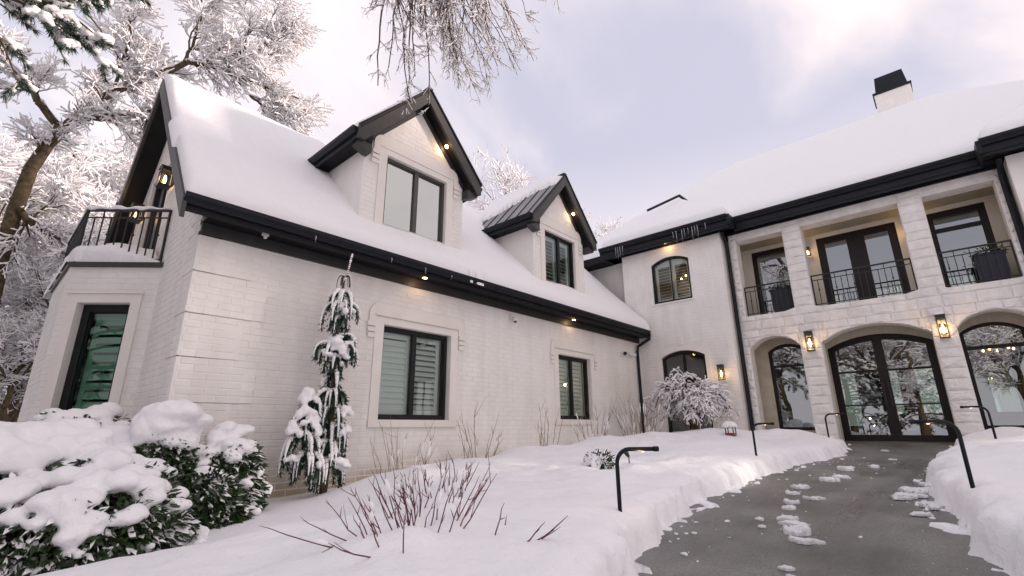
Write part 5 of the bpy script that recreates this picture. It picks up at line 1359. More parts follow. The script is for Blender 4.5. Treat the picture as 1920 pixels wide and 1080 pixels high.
# tree whose drooping branch hangs into the top of the view
r_ = np.random.default_rng(66); br = Branches(r_)
def poly_limb(pts, r0, r1, n=14):
    pts = np.array(pts, float); s = np.linspace(0, 1, len(pts)); t = np.linspace(0, 1, n)
    return np.stack([np.interp(t, s, pts[:, k]) for k in range(3)], 1), np.linspace(r0, r1, n)
h0, h1 = at(600, -150, 8.3), at(900, -70, 8.0)
tl = [poly_limb([(-3.2, 5.6, -1.0), (-3.1, 5.7, 3.0), (-2.9, 5.8, 7.0), (-2.4, 5.9, 10.5), (-1.2, 6.0, 12.0)], 0.34, 0.12),
      poly_limb([(-2.8, 5.8, 8.0), (-0.5, 6.2, 9.6), (1.5, 6.2, 9.7), tuple(h0), tuple(at(700, -140, 8.25)), tuple(at(800, -110, 8.1)), tuple(h1)], 0.13, 0.02),
      poly_limb([tuple(h0), tuple(at(740, -60, 8.3)), tuple(at(825, 20, 8.4)), tuple(at(870, 120, 8.4))], 0.025, 0.008)]
br.add(np.stack([l[0] for l in tl]), np.stack([l[1] for l in tl]))
hang = (br.levels[0][0][1:2, 7:], br.levels[0][1][1:2, 7:])
L1 = br.spawn(hang, 64, (1.9, 3.6), (0.6, 1.3), 12, 0.5, (0.36, 1.0), droop=0.22, wander=0.11, up=-0.6, minr=0.009)
L1b = br.spawn((br.levels[0][0][2:3], br.levels[0][1][2:3]), 14, (0.6, 1.1), (0.4, 1.0), 12, 0.6, (0.0, 1.0), droop=0.10, wander=0.12, minr=0.008)
Lc = (np.concatenate([L1[0], L1b[0]]), np.concatenate([L1[1], L1b[1]]))
L2 = br.spawn(Lc, 9, (0.25, 0.6), (0.3, 0.9), 5, 0.6, (0.15, 1.0), droop=0.14, wander=0.14, minr=0.005)
L3 = br.spawn(L2, 4, (0.08, 0.22), (0.3, 0.9), 3, 0.7, (0.1, 1.0), droop=0.1, wander=0.15, minr=0.0035)
objs = bark_and_snow(br, 'tree', (0,), (1, 2, 3, 4), 0.0085, 0.75, rng_=r_, cover=0.85)
t = empty('weeping_tree', (-3.2, 5.6, -1.0)); tag(t, 'weeping tree whose fine drooping frosted twigs hang into the top of the view', 'tree')
for (nm, me, mt, sm) in objs:
    o = link(nm, me, mt, t, sm)
    if nm != 'trunk': o["kind"] = "stuff"

# ------------------------------------------------------------------ conifer with snow clumps, top left
def clump_set(name, centers, sizes, mat, r_, parent, sub=2, dis=0.3):
    me0 = [blob_mesh('c', 0, (1, 1, 1), 900+i, dis, sub) for i in range(4)]
    vv = []; ff = []; base = 0
    data = []
    for me in me0:
        v = np.zeros(len(me.vertices)*3); me.vertices.foreach_get("co", v); f = np.zeros(len(me.polygons)*3, int); me.polygons.foreach_get("vertices", f)
        data.append((v.reshape(-1, 3), f.reshape(-1, 3)))
    for me in me0: bpy.data.meshes.remove(me)
    for c, s in zip(centers, sizes):
        v, f = data[r_.integers(4)]; a = r_.uniform(0, 6.28); ca, sa = math.cos(a), math.sin(a)
        w = v*np.asarray(s); w = np.stack([w[:, 0]*ca-w[:, 1]*sa, w[:, 0]*sa+w[:, 1]*ca, w[:, 2]], 1)+np.asarray(c)
        vv.append(w); ff.append(f+base); base += len(v)
    o = link(name, mesh_np(name, np.concatenate(vv), np.concatenate(ff)), mat, parent, True); o["kind"] = "stuff"; return o
def merged_snow(name, centers, sizes, voxel, parent, seed=0, rough=0.010, mat='snow'):
    # many overlapping lumps fused into one skin, then roughened
    r_ = np.random.default_rng(seed); me = blob_mesh('c', 0, (1, 1, 1), 900+seed, 0.22, 2)
    v = np.zeros(len(me.vertices)*3); me.vertices.foreach_get("co", v); v = v.reshape(-1, 3)
    f = np.zeros(len(me.polygons)*3, int); me.polygons.foreach_get("vertices", f); f = f.reshape(-1, 3); bpy.data.meshes.remove(me)
    vv = []; ff = []
    for i, (c, s) in enumerate(zip(centers, sizes)):
        a = r_.uniform(0, 6.28); ca, sa = math.cos(a), math.sin(a)
        w = v*np.asarray(s); w = np.stack([w[:, 0]*ca-w[:, 1]*sa, w[:, 0]*sa+w[:, 1]*ca, w[:, 2]], 1)+np.asarray(c); vv.append(w); ff.append(f+i*len(v))
    me = mesh_np(name, np.concatenate(vv), np.concatenate(ff)); ob = bpy.data.objects.new('tmp', me); COL.objects.link(ob)
    m_ = ob.modifiers.new('r', 'REMESH'); m_.mode = 'VOXEL'; m_.voxel_size = voxel; m_.use_smooth_shade = True
    m_ = ob.modifiers.new('s', 'SMOOTH'); m_.iterations = 3; m_.factor = 0.5
    dg = bpy.context.evaluated_depsgraph_get(); m2 = bpy.data.meshes.new_from_object(ob.evaluated_get(dg)); bpy.data.objects.remove(ob); bpy.data.meshes.remove(me)
    n = len(m2.vertices); co = np.zeros(n*3); m2.vertices.foreach_get("co", co); co = co.reshape(-1, 3); no = np.zeros(n*3); m2.vertices.foreach_get("normal", no); no = no.reshape(-1, 3)
    q = fbm(co[:, 0]*9+co[:, 2]*4, co[:, 1]*9-co[:, 2]*5, seed, 3)*2.0
    co += no*(rough*q)[:, None]; m2.vertices.foreach_set("co", co.astype(np.float32).ravel()); m2.update(); m2.name = name; m2.materials.clear()
    o = link(name, m2, M[mat], parent, True); o["kind"] = "stuff"; return o
def needle_tufts(P, D, r_, n=16, L=0.16, spread=0.9, wid=0.008):
    PP = np.repeat(P, n, 0); DD = np.repeat(D, n, 0)+r_.normal(size=(len(P)*n, 3))*spread
    return leaf_quads(PP, DD, r_.uniform(0.6, 1.1, len(PP))*L, np.full(len(PP), wid), r_, 0.05)
def pine(seed, base, H, z0, z1, nb, blen, name, label, toward=None):
    r_ = np.random.default_rng(seed); t = empty(name, base); tag(t, label, 'tree')
    b = np.array(base, float)
    MB().tube([tuple(b+np.array((0, 0, H*i/8))) for i in range(9)], [0.22-0.022*i for i in range(9)], 8).build('trunk', M['bark'], t, True)
    br = Branches(r_); P = []; R = []
    for i in range(nb):
        z = z0+(z1-z0)*(i+r_.random())/nb; a = r_.uniform(0, 6.28) if toward is None or i % 3 == 0 else toward+r_.normal()*0.55
        L = blen*(1.1-0.5*(z/H))*r_.uniform(0.75, 1.1); s = np.linspace(0, 1, 8)
        P.append(np.stack([b[0]+np.cos(a)*L*s, b[1]+np.sin(a)*L*s, b[2]+z+0.25*L*s-0.55*L*s**2], 1)); R.append(np.linspace(0.05, 0.012, 8))
    br.add(np.array(P), np.array(R))
    L1 = br.spawn(br.levels[0], 9, (0.45, 0.9), (0.5, 1.0), 5, 0.5, (0.25, 1.0), droop=0.09, wander=0.12, minr=0.007)
    P0, P1, R0, R1 = br.segs(); V, F = seg_tubes(P0, P1, R0, R1, 4)
    link('branches', mesh_np('branches', V, F), M['bark'], t)["kind"] = "stuff"
    Q = L1[0]; tip = np.concatenate([Q[:, 2], Q[:, 3], Q[:, 4], br.levels[0][0][:, -1]]); d = np.concatenate([Q[:, 3]-Q[:, 2], Q[:, 4]-Q[:, 3], Q[:, 4]-Q[:, 3], br.levels[0][0][:, -1]-br.levels[0][0][:, -2]])
    d /= np.linalg.norm(d, axis=1, keepdims=True)+1e-9; d[:, 2] -= 0.35
    V, F = needle_tufts(tip, d, r_, 34, 0.20, 0.55, 0.013); link('foliage', mesh_np('foliage', V, F), M['needle'], t)["kind"] = "stuff"
    k = r_.random(len(tip)) < 0.8; c = tip[k]+np.array((0, 0, 0.05)); s = r_.uniform(0.06, 0.13, (k.sum(), 1))*np.array((1.2, 1.0, 0.62))
    clump_set('snow', c, s, M['treesnow'], r_, t, 1)
    return t
pb = at(-330, 500, 7.2); pb[2] = -1.0
tv = at(110, 60, 6.8)-pb; pine(77, tuple(pb), 13.5, 8.5, 11.4, 34, 3.35, 'pine_tree', 'dark green pine with heavy snow clumps reaching into the top left corner', math.atan2(tv[1], tv[0]))
for i, (x, y, H) in enumerate(((16.6, -15.6, 15.0), (11.5, -19.0, 8.0), (-6.5, 1.5, 5.0), (-7.5, 5.0, 6.0), (-3.7, 8.2, 9.0), (-4.3, 12.0, 11.0), (-4.2, 16.0, 11.0))):  # last three: unseen conifers added to shade the gable and bay
    pine(80+i, (x, y, -0.9), H, 0.8, H-0.6, 30, 2.5, 'pine_tree', ('snowy conifer reflected in the left dormer panes', 'tall snowy conifer far across the garden facing the wing', 'snowy conifer behind the viewer, reflected in the entrance door', 'snowy conifer reflected in the left arched porch window', 'snowy conifer added unseen left of the view, shading the bay', 'tall snowy conifer added unseen beyond the bay to shade the gable', 'tall snowy conifer added unseen for shade, farthest of the row')[i])

tag(clump_set('snow_crumbs', CRUMBS[0], CRUMBS[1], M['snow'], np.random.default_rng(3), None, 1, 0.5), 'tiny crumbs of snow scattered over the bare path', 'snow', kind='stuff')

# ------------------------------------------------------------------ laurel bushes
def snow_cap(c, rx, ry, h, seed, name='snow_cap', parent=None, droop=0.35, lobes=7):
    # a rounded cushion of snow with a ragged drooping hem and an underside
    r_ = np.random.default_rng(seed); ph = r_.uniform(0, 6.28, 8); nr, na = 12, 48
    V = []; 
    for i in range(nr+1):
        s = i/nr
        for j in range(na):
            a = 2*math.pi*j/na
            rim = 1+0.10*math.sin(3*a+ph[0])+0.08*math.sin(lobes*a+ph[1])+0.06*math.sin(2*lobes*a+ph[2])+0.04*math.sin(17*a+ph[3])
            rad = math.sin(s*math.pi*0.56)
            x, y = c[0]+rx*rim**(s*s)*rad*math.cos(a), c[1]+ry*rim**(s*s)*rad*math.sin(a)
            hem = droop*h*(s**6)*(0.6+0.6*math.sin(lobes*a+ph[4])+0.4*math.sin(13*a+ph[5]))
            z = c[2]+h*math.cos(s*math.pi*0.56)*(1+0.10*math.sin(2*a+ph[6])*s)+0.05*h*math.sin(4*rad*math.cos(a)+ph[7])*math.cos(3*rad*math.sin(a)+ph[2])-max(hem, 0)
            V.append((x, y, z))
    F = []
    for i in range(nr):
        for j in range(na):
            j2 = (j+1) % na; F.append((i*na+j, (i+1)*na+j, (i+1)*na+j2, i*na+j2))
    b = len(V)
    for j in range(na):      # underside ring pulled in
        x, y, z = V[nr*na+j]; V.append((c[0]+(x-c[0])*0.72, c[1]+(y-c[1])*0.72, z+0.10*h))
    for j in range(na):
        j2 = (j+1) % na; F.append((nr*na+j, b+j, b+j2, nr*na+j2))
    return link(name, mesh_np(name, V, F), M['snow'], parent, True)
def bush(c, rx, ry, zt, seed, label, cap=0.8, thick=0.16, nleaf=3000, zb=-1.0, dabs=80, knob=None, off=(0, 0)):
    r_ = np.random.default_rng(seed); t = empty('laurel_bush', (c[0], c[1], zb)); tag(t, label, 'bush', 'snow covered laurel bushes by the bay')
    H = zt-zb
    mb = MB()
    for i in range(11):
        a = r_.uniform(0, 6.28); q = r_.uniform(0.2, 0.8)
        mb.tube([(c[0], c[1], zb-0.1), (c[0]+0.4*rx*q*math.cos(a), c[1]+0.4*ry*q*math.sin(a), zb+0.45*H), (c[0]+rx*q*math.cos(a), c[1]+ry*q*math.sin(a), zb+0.9*H*(1-q**3*.5))], [0.02, 0.014, 0.006], 5)
    mb.build('stems', M['bark'], t)
    lump = lambda x, y: 0.20*fbm(x*3.3, y*3.3, seed*7, 3)
    def dome(x, y):
        p = np.sqrt(((x-c[0])/rx)**2+((y-c[1])/ry)**2)
        return zb + H*np.clip(1-0.55*np.clip(p, 0, 1.25)**5, 0.05, 1) + lump(x, y), p
    # leaves: on the skin of the crown and through its outer volume
    a = r_.uniform(0, 6.28, nleaf); rad = np.sqrt(r_.random(nleaf))*1.04; side = r_.random(nleaf) < 0.55
    rad = np.where(side, r_.uniform(0.78, 1.06, nleaf), rad)
    x = c[0]+rx*rad*np.cos(a); y = c[1]+ry*rad*np.sin(a); zs, _ = dome(x, y)
    z = np.where(side, zb+(zs-zb)*r_.random(nleaf)**0.8, zs-0.02-np.abs(r_.normal(size=nleaf))*0.07)
    P = np.stack([x, y, z], 1); d = np.stack([np.cos(a), np.sin(a), np.zeros(nleaf)], 1)
    D = d*0.9+np.array((0, 0, -0.5))+r_.normal(size=d.shape)*0.45
    LL, WW, UP_ = r_.uniform(0.07, 0.13, nleaf), r_.uniform(0.026, 0.046, nleaf), r_.normal(size=D.shape)*0.6+np.array((0, 0, 1.0))
    V, F = leaf_quads(P, D, LL, WW, r_, 0.2, UP_)
    kk = (r_.random(nleaf) < 0.50*sstep(-0.45, 0.5, fbm(x*3, y*3, seed+70, 2)+0.6*(z-zb)/H-0.25)) 
    Vs, Fs = leaf_quads(P[kk]+np.array((0, 0, 0.012)), D[kk], LL[kk]*0.95, WW[kk]*1.15, r_, 0.2, UP_[kk]); o = link('leaf_snow', mesh_np('leaf_snow', Vs, Fs), M['treesnow'], t); o["kind"] = "stuff"
    o = link('foliage', mesh_np('foliage', V, F), M['leaf'], t); o["kind"] = "stuff"
    cx, cy = c[0]+off[0], c[1]+off[1]
    # snow: lumps settled on the crown, thinning to the shoulder, with stray clumps on lower sprays
    C = []; S = []
    area = rx*ry
    for k in range(int(150*area*cap*cap)+14):
        a = r_.uniform(0, 6.28); q = math.sqrt(r_.random())*cap
        x, y = cx+rx*q*math.cos(a), cy+ry*q*math.sin(a); zs, _ = dome(np.array([x]), np.array([y])); zs = float(zs[0])
        r = thick*r_.uniform(0.55, 1.05)*(1-0.35*(q/cap)**3)
        C.append((x, y, zs+0.15*r)); S.append((r*1.15, r*1.1, r*0.72))
    for k in range(int(64*(0.35+0.65*cap)*(rx+ry))):
        a = r_.uniform(0, 6.28); q = r_.uniform(0.82, 1.08); g = r_.uniform(0.35, 0.95)
        x, y = c[0]+rx*q*math.cos(a), c[1]+ry*q*math.sin(a); zs, _ = dome(np.array([x]), np.array([y])); z = zb+(float(zs[0])-zb)*g
        r = r_.uniform(0.022, 0.07)*(1.25 if g > 0.7 else 0.85)
        for m in range(4): C.append((x+r_.normal()*r*1.1, y+r_.normal()*r*1.1, z-r_.random()*r*1.3)); S.append((r*r_.uniform(.6, 1), r*r_.uniform(.6, 1), r*r_.uniform(.4, .75)))
    if knob is not None:
        for (kx, ky, kr, kh) in knob:
            zs, _ = dome(np.array([c[0]+kx]), np.array([c[1]+ky])); zs = float(zs[0])
            for m in range(14): C.append((c[0]+kx+r_.normal()*kr*0.35, c[1]+ky+r_.normal()*kr*0.35, zs+thick*0.5+kh*r_.random())); S.append((kr*r_.uniform(.45, .7),)*2+(kr*r_.uniform(.35, .55),))
    merged_snow('snow_cap', C, S, 0.022, t, seed)
    # leaf tips that stick up through the snow edge
    n2 = nleaf//7; a = r_.uniform(0, 6.28, n2); q = np.clip(cap*r_.uniform(0.75, 1.15, n2), 0, 1.05); x = cx+rx*q*np.cos(a); y = cy+ry*q*np.sin(a); zs, _ = dome(x, y)
    P = np.stack([x, y, zs+r_.uniform(-0.02, 0.07, n2)], 1); D = np.stack([np.cos(a), np.sin(a), r_.uniform(-0.6, 0.5, n2)], 1)+r_.normal(size=(n2, 3))*0.4
    V, F = leaf_quads(P, D, r_.uniform(0.06, 0.11, n2), r_.uniform(0.022, 0.036, n2), r_, 0.2); o = link('foliage', mesh_np('foliage', V, F), M['leaf'], t); o["kind"] = "stuff"
    return t
bush((0.72, 5.25), 0.80, 0.55, -0.48, 1, 'low laurel bush under a broad snow slope in the near left corner', 0.98, 0.15, 4200, -1.02, 120, off=(-0.08, 0.0))
bush((0.25, 6.35), 1.05, 0.80, -0.10, 2, 'wide laurel bush buried under smooth snow at the left edge', 1.05, 0.20, 2600, -1.0, 50)
bush((1.05, 5.85), 0.55, 0.48, -0.34, 3, 'laurel bush with a wide drooping snow cap in the middle of the bed', 0.80, 0.17, 3600, -1.0, 90, off=(-0.03, 0.03))
bush((1.50, 6.22), 0.30, 0.28, -0.10, 4, 'upright laurel bush under a round ball of snow beside the wing corner', 0.80, 0.16, 2200, -1.0, 50, knob=[(0, 0, 0.30, 0.20)])
bush((2.02, 6.25), 0.46, 0.38, -0.22, 5, 'laurel bush with a lumpy two tier snow cap against the brick wall', 0.82, 0.13, 3600, -1.0, 110, knob=[(0.10, 0.08, 0.20, 0.20)])
bush((1.72, 5.82), 0.52, 0.36, -0.56, 6, 'low dark laurel bush in front of the wing corner, lightly dusted', 0.42, 0.10, 3800, -1.02, 130, off=(0.15, 0.05))
bush((1.02, 7.75), 0.55, 0.50, 0.14, 7, 'snow buried laurel bush in front of the bay window', 0.86, 0.15, 2600, -1.0, 70)
bush((1.15, 6.75), 0.60, 0.42, -0.18, 8, 'laurel bush buried to its tips between the bay window bush and the middle bush', 0.95, 0.18, 2200, -1.0, 40)

# ------------------------------------------------------------------ weeping conifer by the wall
def weeping_conifer(b):
    r_ = np.random.default_rng(91); t = empty('weeping_conifer', b); tag(t, 'narrow weeping conifer hung with snow against the wing wall, its tip reaching the gutter', 'tree')
    b = np.array(b)
    ldr = [b+np.array((0.02*math.sin(z*2.3), 0, z)) for z in np.linspace(-0.2, 2.95, 16)]
    ldr += [b+np.array((0.03+0.02*i, -0.01*i, 2.95+0.16*i)) for i in range(1, 4)]
    MB().tube([tuple(p) for p in ldr], list(np.linspace(0.055, 0.008, len(ldr))), 7).build('trunk', M['bark'], t, True)
    tiers = [(0.42, .27, 16, .38, 0, 0), (0.65, .26, 16, .42, 0.02, 0), (0.88, .27, 18, .42, 0.03, 0), (1.10, .25, 16, .42, 0.02, 0), (1.32, .20, 12, .38, 0, 0), (1.58, .15, 10, .32, 0, 0), (1.80, .16, 8, .3, 0, 0),
             (1.98, .27, 20, .30, -0.02, 0), (2.12, .22, 10, .28, 0, 0), (2.40, .15, 8, .3, 0, 0), (2.60, .29, 13, .42, 0.02, 0), (2.76, .22, 9, .40, 0.03, 0), (3.02, .11, 9, .20, 0.03, 0),
             (1.20, .15, 12, .42, -.36, -.08), (1.02, .17, 12, .45, -.38, -.08), (0.74, .22, 14, .45, -.36, -.08), (0.50, .24, 14, .36, -.32, -.08)]
    P = []; lv = []
    for (z, r, n, drop, ox, oy) in tiers:
        for i in range(n):
            a = r_.uniform(0, 6.28); L = r*r_.uniform(0.55, 1.15); s = np.linspace(0, 1, 8)
            out = L*np.sin(s*1.7); dn = 0.07*np.sin(s*2.4)-drop*r_.uniform(0.7, 1.2)*s**2.0
            pts = np.stack([b[0]+ox+out*math.cos(a), b[1]+oy+out*math.sin(a)*0.85, b[2]+z+dn], 1)
            P.append(pts); lv.append(z)
    MB().tube([tuple(b+np.array((0, 0, 0.1))), tuple(b+np.array((-.2, -.05, 0.55))), tuple(b+np.array((-.36, -.08, 1.22)))], [0.03, 0.024, 0.012], 6).build('side_leader', M['bark'], t, True)
    P = np.array(P); br = Branches(r_); br.add(P, np.tile(np.linspace(0.010, 0.004, 8), (len(P), 1)))
    P0, P1, R0, R1 = br.segs(); V, F = seg_tubes(P0, P1, R0, R1, 4); link('branches', mesh_np('branches', V, F), M['bark'], t)["kind"] = "stuff"
    low = P[np.array(lv) < 2.9]
    pts = np.concatenate([low[:, i]*(1-f)+low[:, i+1]*f for i in range(1, 7) for f in (0.0, 0.5)]); d = np.concatenate([low[:, i+1]-low[:, i] for i in range(1, 7) for f in (0, 1)])
    d /= np.linalg.norm(d, axis=1, keepdims=True)+1e-9; d[:, 2] -= 0.3
    V, F = needle_tufts(pts, d, r_, 13, 0.085, 0.6, 0.013); link('foliage', mesh_np('foliage', V, F), M['needle'], t)["kind"] = "stuff"
    # snow lying along each drooping branch
    w = P+np.array((0, 0, 0.030)); w[:, :, :2] += 0.10*(P[:, :, :2]-P[:, :1, :2]); nb = len(w)
    sel = r_.random(nb) < 0.8
    br2 = Branches(r_); rad = np.tile(np.array([0.014, 0.024, 0.032, 0.034, 0.030, 0.024, 0.016, 0.007]), (nb, 1))*r_.uniform(0.5, 1.1, (nb, 1))
    rad[np.array(lv) > 2.9] *= 0.25
    
    br2.add(w[sel], rad[sel]); P0, P1, R0, R1 = br2.segs(); V, F = seg_tubes(P0, P1, R0, R1, 6)
    link('snow', mesh_np('snow', V, F), M['treesnow'], t, True)["kind"] = "stuff"
    cs = [(0.02, 0, 2.74, .11, .10, .13), (0.02, -.05, 2.60, .15, .12, .10), (-0.02, -.04, 2.08, .22, .19, .17), (-.04, -.10, 1.94, .20, .15, .10), (-.37, -.09, 1.30, .15, .14, .20), (-.40, -.12, 1.08, .15, .13, .16), (-.52, -.10, 0.92, .10, .10, .14),
          (-.28, -.16, 0.88, .12, .10, .16), (0.12, -.18, 1.12, .10, .08, .12), (0.18, -.16, 0.86, .09, .08, .12), (0.10, -.2, 0.42, .16, .12, .12), (-.5, -.1, 0.52, .12, .1, .1)]
    C = []; S = []
    for i, (dx, dy, dz_, a, c_, h) in enumerate(cs):
        for m in range(12):
            an = r_.uniform(0, 6.28); q = r_.random()**0.5; k = r_.uniform(0.25, 0.55)
            C.append((b[0]+dx+a*0.9*q*math.cos(an), b[1]+dy+c_*0.65*q*math.sin(an), b[2]+dz_+h*(0.15-1.1*q*q)*r_.uniform(0.5, 1.5))); S.append((a*k, c_*k, h*k*0.8))
    for k in range(150):
        p_ = P[r_.integers(len(P))]
        if p_[0, 2] > b[2]+2.9: continue
        i_ = r_.integers(2, 7); q = p_[i_]; r = r_.uniform(0.018, 0.042); C.append((q[0], q[1], q[2]+0.5*r)); S.append((r, r, r*0.8))
        q = 0.5*(p_[i_]+p_[i_-1]); C.append((q[0], q[1], q[2]+0.5*r)); S.append((r*1.1, r*1.1, r*0.8))
    merged_snow('snow_caps', C, S, 0.016, t, 33, 0.008)
    # beads of snow on the bare leader
    C = np.array([ldr[i]*(1-f)+ldr[i+1]*f for i in range(14, len(ldr)-1) for f in (0, 0.2, 0.4, 0.6, 0.8)])
    clump_set('snow_beads', C, r_.uniform(0.012, 0.022, (len(C), 1))*np.array((1, 1, 1.1)), M['treesnow'], r_, t, 1)
weeping_conifer((3.40, 6.45, gz(3.40, 6.45)-0.02))

# ------------------------------------------------------------------ weeping maple in front of the tower
def weeping_maple(b):
    r_ = np.random.default_rng(93); br = Branches(r_); b = np.array(b)
    P = []; R = []
    for i in range(26):
        a = i/26*6.28*2+r_.normal()*0.2; L = r_.uniform(0.35, 1.1); s = np.linspace(0, 1, 10); h = r_.uniform(1.0, 1.6)*(1.12-0.25*L)
        P.append(np.stack([b[0]+L*s**1.15*math.cos(a), b[1]+L*s**1.15*math.sin(a), b[2]+h*np.sin(np.clip(s*2.15, 0, 2.15))-0.35*h*s**3], 1)); R.append(np.linspace(0.04, 0.012, 10))
    br.add(np.array(P), np.array(R))
    L2 = br.spawn(br.levels[0], 11, (0.35, 0.7), (0.4, 1.1), 7, 0.5, (0.25, 1.0), droop=0.30, wander=0.14, minr=0.006)
    L3 = br.spawn(L2, 8, (0.12, 0.28), (0.4, 1.1), 4, 0.6, (0.1, 1.0), droop=0.30, wander=0.2, minr=0.004)
    objs = bark_and_snow(br, 'maple', (0,), (1, 2), 0.016, 0.8, rng_=r_, cover=0.8)
    t = empty('weeping_maple', tuple(b)); tag(t, 'small domed weeping maple thick with snow in front of the tower door', 'tree')
    for (nm, me, mt, sm) in objs:
        o = link(nm, me, mt, t, sm)
        if nm != 'trunk': o["kind"] = "stuff"
    Q = L3[0]; k = r_.random(len(Q)) < 0.5; q = Q[k][:, 2]; low = q[:, 2] < b[2]+0.75; q = q[low]
    V, F = leaf_quads(q, np.tile(np.array((0, 0, -1.0)), (len(q), 1))+r_.normal(size=q.shape)*0.4, r_.uniform(0.04, 0.08, len(q)), np.full(len(q), 0.015), r_)
    link('dry_leaves', mesh_np('dry_leaves', V, F), M['dryleaf'], t)["kind"] = "stuff"
weeping_maple((12.35, 5.0, gz(12.35, 5.0)-0.1))

# ------------------------------------------------------------------ bare stem shrubs
def stem_shrub(c, n, h, spread, mat, label, seed, r0=0.008, base_r=0.14, snow=0.0, lean=(0, 0), name='bare_shrub', group='bare stemmed shrubs along the wing wall', bend=0.05):
    r_ = np.random.default_rng(seed); z0 = gz(*c)-0.06
    t = empty(name, (c[0], c[1], z0)); tag(t, label, 'shrub', group)
    sn = MB()
    for i in range(n):
        a = r_.uniform(0, 6.28); q = r_.random()**0.6; L = h*r_.uniform(0.55, 1.1)
        x, y = c[0]+base_r*q*math.cos(a), c[1]+base_r*q*math.sin(a)
        dx, dy = spread*q*math.cos(a)+lean[0]+r_.normal()*0.05, spread*q*math.sin(a)+lean[1]+r_.normal()*0.05
        bx_, by_ = r_.normal()*0.10*L, r_.normal()*0.10*L
        pts = [(x+dx*L*s+r_.normal()*0.008+bx_*s*(1-s)*2, y+dy*L*s+by_*s*(1-s)*2, z0+L*s*math.sqrt(max(0.15, 1-min(0.85, dx*dx+dy*dy)))) for s in (0, 0.3, 0.6, 0.85, 1.0)]
        mb = MB().tube(pts, [r0, r0*0.9, r0*0.75, r0*0.55, r0*0.3], 5)
        for fk in range(int(r_.integers(0, 4))):
            b_ = int(r_.integers(1, 4)); p = np.array(pts[b_]); d = np.array(pts[b_+1])-p; d = d/np.linalg.norm(d)+r_.normal(size=3)*0.4; fl = L*r_.uniform(0.12, 0.32)
            mb.tube([tuple(p), tuple(p+d*fl*0.5), tuple(p+d*fl+np.array((0, 0, 0.1*fl)))], [r0*0.65, r0*0.5, r0*0.25], 4)
        mb.build('stem', M[mat], t)
        if snow and r_.random() < snow:
            k = r_.integers(0, 3); p, q2 = np.array(pts[k]), np.array(pts[k+1])
            sn.tube([tuple(p+np.array((0, 0, 0.012))), tuple((p+q2)/2+np.array((0, 0, 0.016))), tuple(q2+np.array((0, 0, 0.008)))], [0.008, 0.016, 0.006], 5)
    if sn.v:
        tag(sn.build('snow', M['treesnow'], t, True), kind='stuff')
    return t
stem_shrub((4.45, 6.15), 15, 0.85, 0.36, 'tantwig', 'tall tan stemmed shrub under the left jamb of the large wing window', 1, 0.004, 0.35, 0.5)
stem_shrub((6.05, 6.25), 12, 0.9, 0.35, 'tantwig', 'fan of bare tan stems right of the large wing window', 2, 0.006, 0.25, 0.5)
stem_shrub((7.95, 6.3), 9, 0.95, 0.25, 'tantwig', 'sparse bare stems below the security camera', 3, 0.006, 0.2, 0.3)
stem_shrub((9.65, 6.2), 16, 0.85, 0.35, 'tantwig', 'snowy bare stems under the smaller wing window', 4, 0.006, 0.3, 0.9)
stem_shrub((11.7, 6.1), 34, 1.05, 0.40, 'tantwig', 'dense bare shrub beside the wing downspout', 5, 0.006, 0.45, 0.9)
stem_shrub((2.06, 2.60), 22, 0.42, 0.62, 'redtwig', 'upright red stems of the dogwood in the foreground snow', 6, 0.0045, 0.22, 0.35, name='dogwood', group='dogwoods in the foreground')
stem_shrub((1.74, 2.58), 16, 0.34, 0.80, 'redtwig', 'low splayed dogwood stems left of the upright ones', 7, 0.004, 0.30, 0.5, (-0.3, 0.25), name='dogwood', group='dogwoods in the foreground')
stem_shrub((2.36, 2.22), 7, 0.26, 0.7, 'redtwig', 'few short dogwood stems right of the upright ones', 8, 0.005, 0.30, 0.2, (0.3, -0.25), name='dogwood', group='dogwoods in the foreground')
stem_shrub((2.75, 3.30), 30, 0.36, 0.60, 'redtwig', 'snow dusted dogwood twigs behind the upright red stems', 9, 0.005, 0.35, 1.0, name='dogwood', group='dogwoods in the foreground')

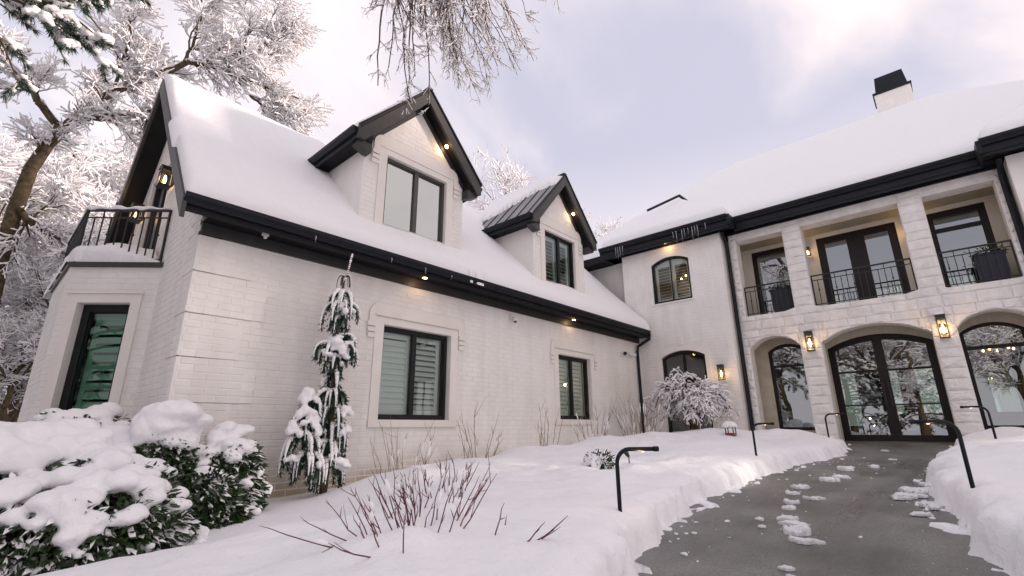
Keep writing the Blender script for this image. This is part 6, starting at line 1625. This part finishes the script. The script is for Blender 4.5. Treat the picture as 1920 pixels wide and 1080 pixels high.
# small evergreen, buried garden lantern, spot
r_ = np.random.default_rng(5)
c = (5.74, 3.62); z = gz(*c)
t = empty('small_evergreen', (c[0], c[1], z)); tag(t, 'small dark evergreen poking from the snow behind the near path light', 'bush')
n = 700; d = r_.normal(size=(n, 3)); d /= np.linalg.norm(d, axis=1, keepdims=True)
P = np.array((c[0], c[1], z+0.06))+d*np.array((0.17, 0.17, 0.11))*r_.random((n, 1))**0.3
V, F = leaf_quads(P, d+r_.normal(size=d.shape)*0.5, r_.uniform(0.05, 0.09, n), r_.uniform(0.015, 0.025, n), r_); link('foliage', mesh_np('foliage', V, F), M['needle'], t)["kind"] = "stuff"
snow_cap((c[0], c[1]+0.03, z+0.06), 0.20, 0.18, 0.14, 777, parent=t, droop=0.5)
c = (11.3, 3.75); z = gz(*c)
t = empty('garden_lantern', (c[0], c[1], z)); tag(t, 'small red garden lantern with a snow cap half buried beside the maple', 'lantern')
MB().xyz(c[0]-0.09, c[0]+0.09, c[1]-0.09, c[1]+0.09, z-0.1, z+0.05).build('base', M['red'], t)
for s in (-1, 1):
    for u in (-1, 1): MB().xyz(c[0]+s*0.08-0.008, c[0]+s*0.08+0.008, c[1]+u*0.08-0.008, c[1]+u*0.08+0.008, z+0.05, z+0.19).build('post', M['iron'], t)
MB().xyz(c[0]-0.10, c[0]+0.10, c[1]-0.10, c[1]+0.10, z+0.19, z+0.21).build('roof', M['iron'], t)
snow_cap((c[0], c[1], z+0.20), 0.15, 0.15, 0.10, 778, parent=t, droop=0.2)
c = (6.05, 3.36); z = gz(*c)
t = empty('spike_light', (c[0], c[1], z)); tag(t, 'tiny black spike light in the snow right of the small evergreen', 'spike light')
MB().tube([(c[0], c[1], z-0.1), (c[0], c[1], z+0.08)], 0.008, 6).build('spike', M['iron'], t)
MB().tube([(c[0], c[1], z+0.08), (c[0], c[1]+0.02, z+0.11), (c[0]+0.01, c[1]+0.06, z+0.15)], [0.018, 0.03, 0.033], 8).build('head', M['iron'], t, True)
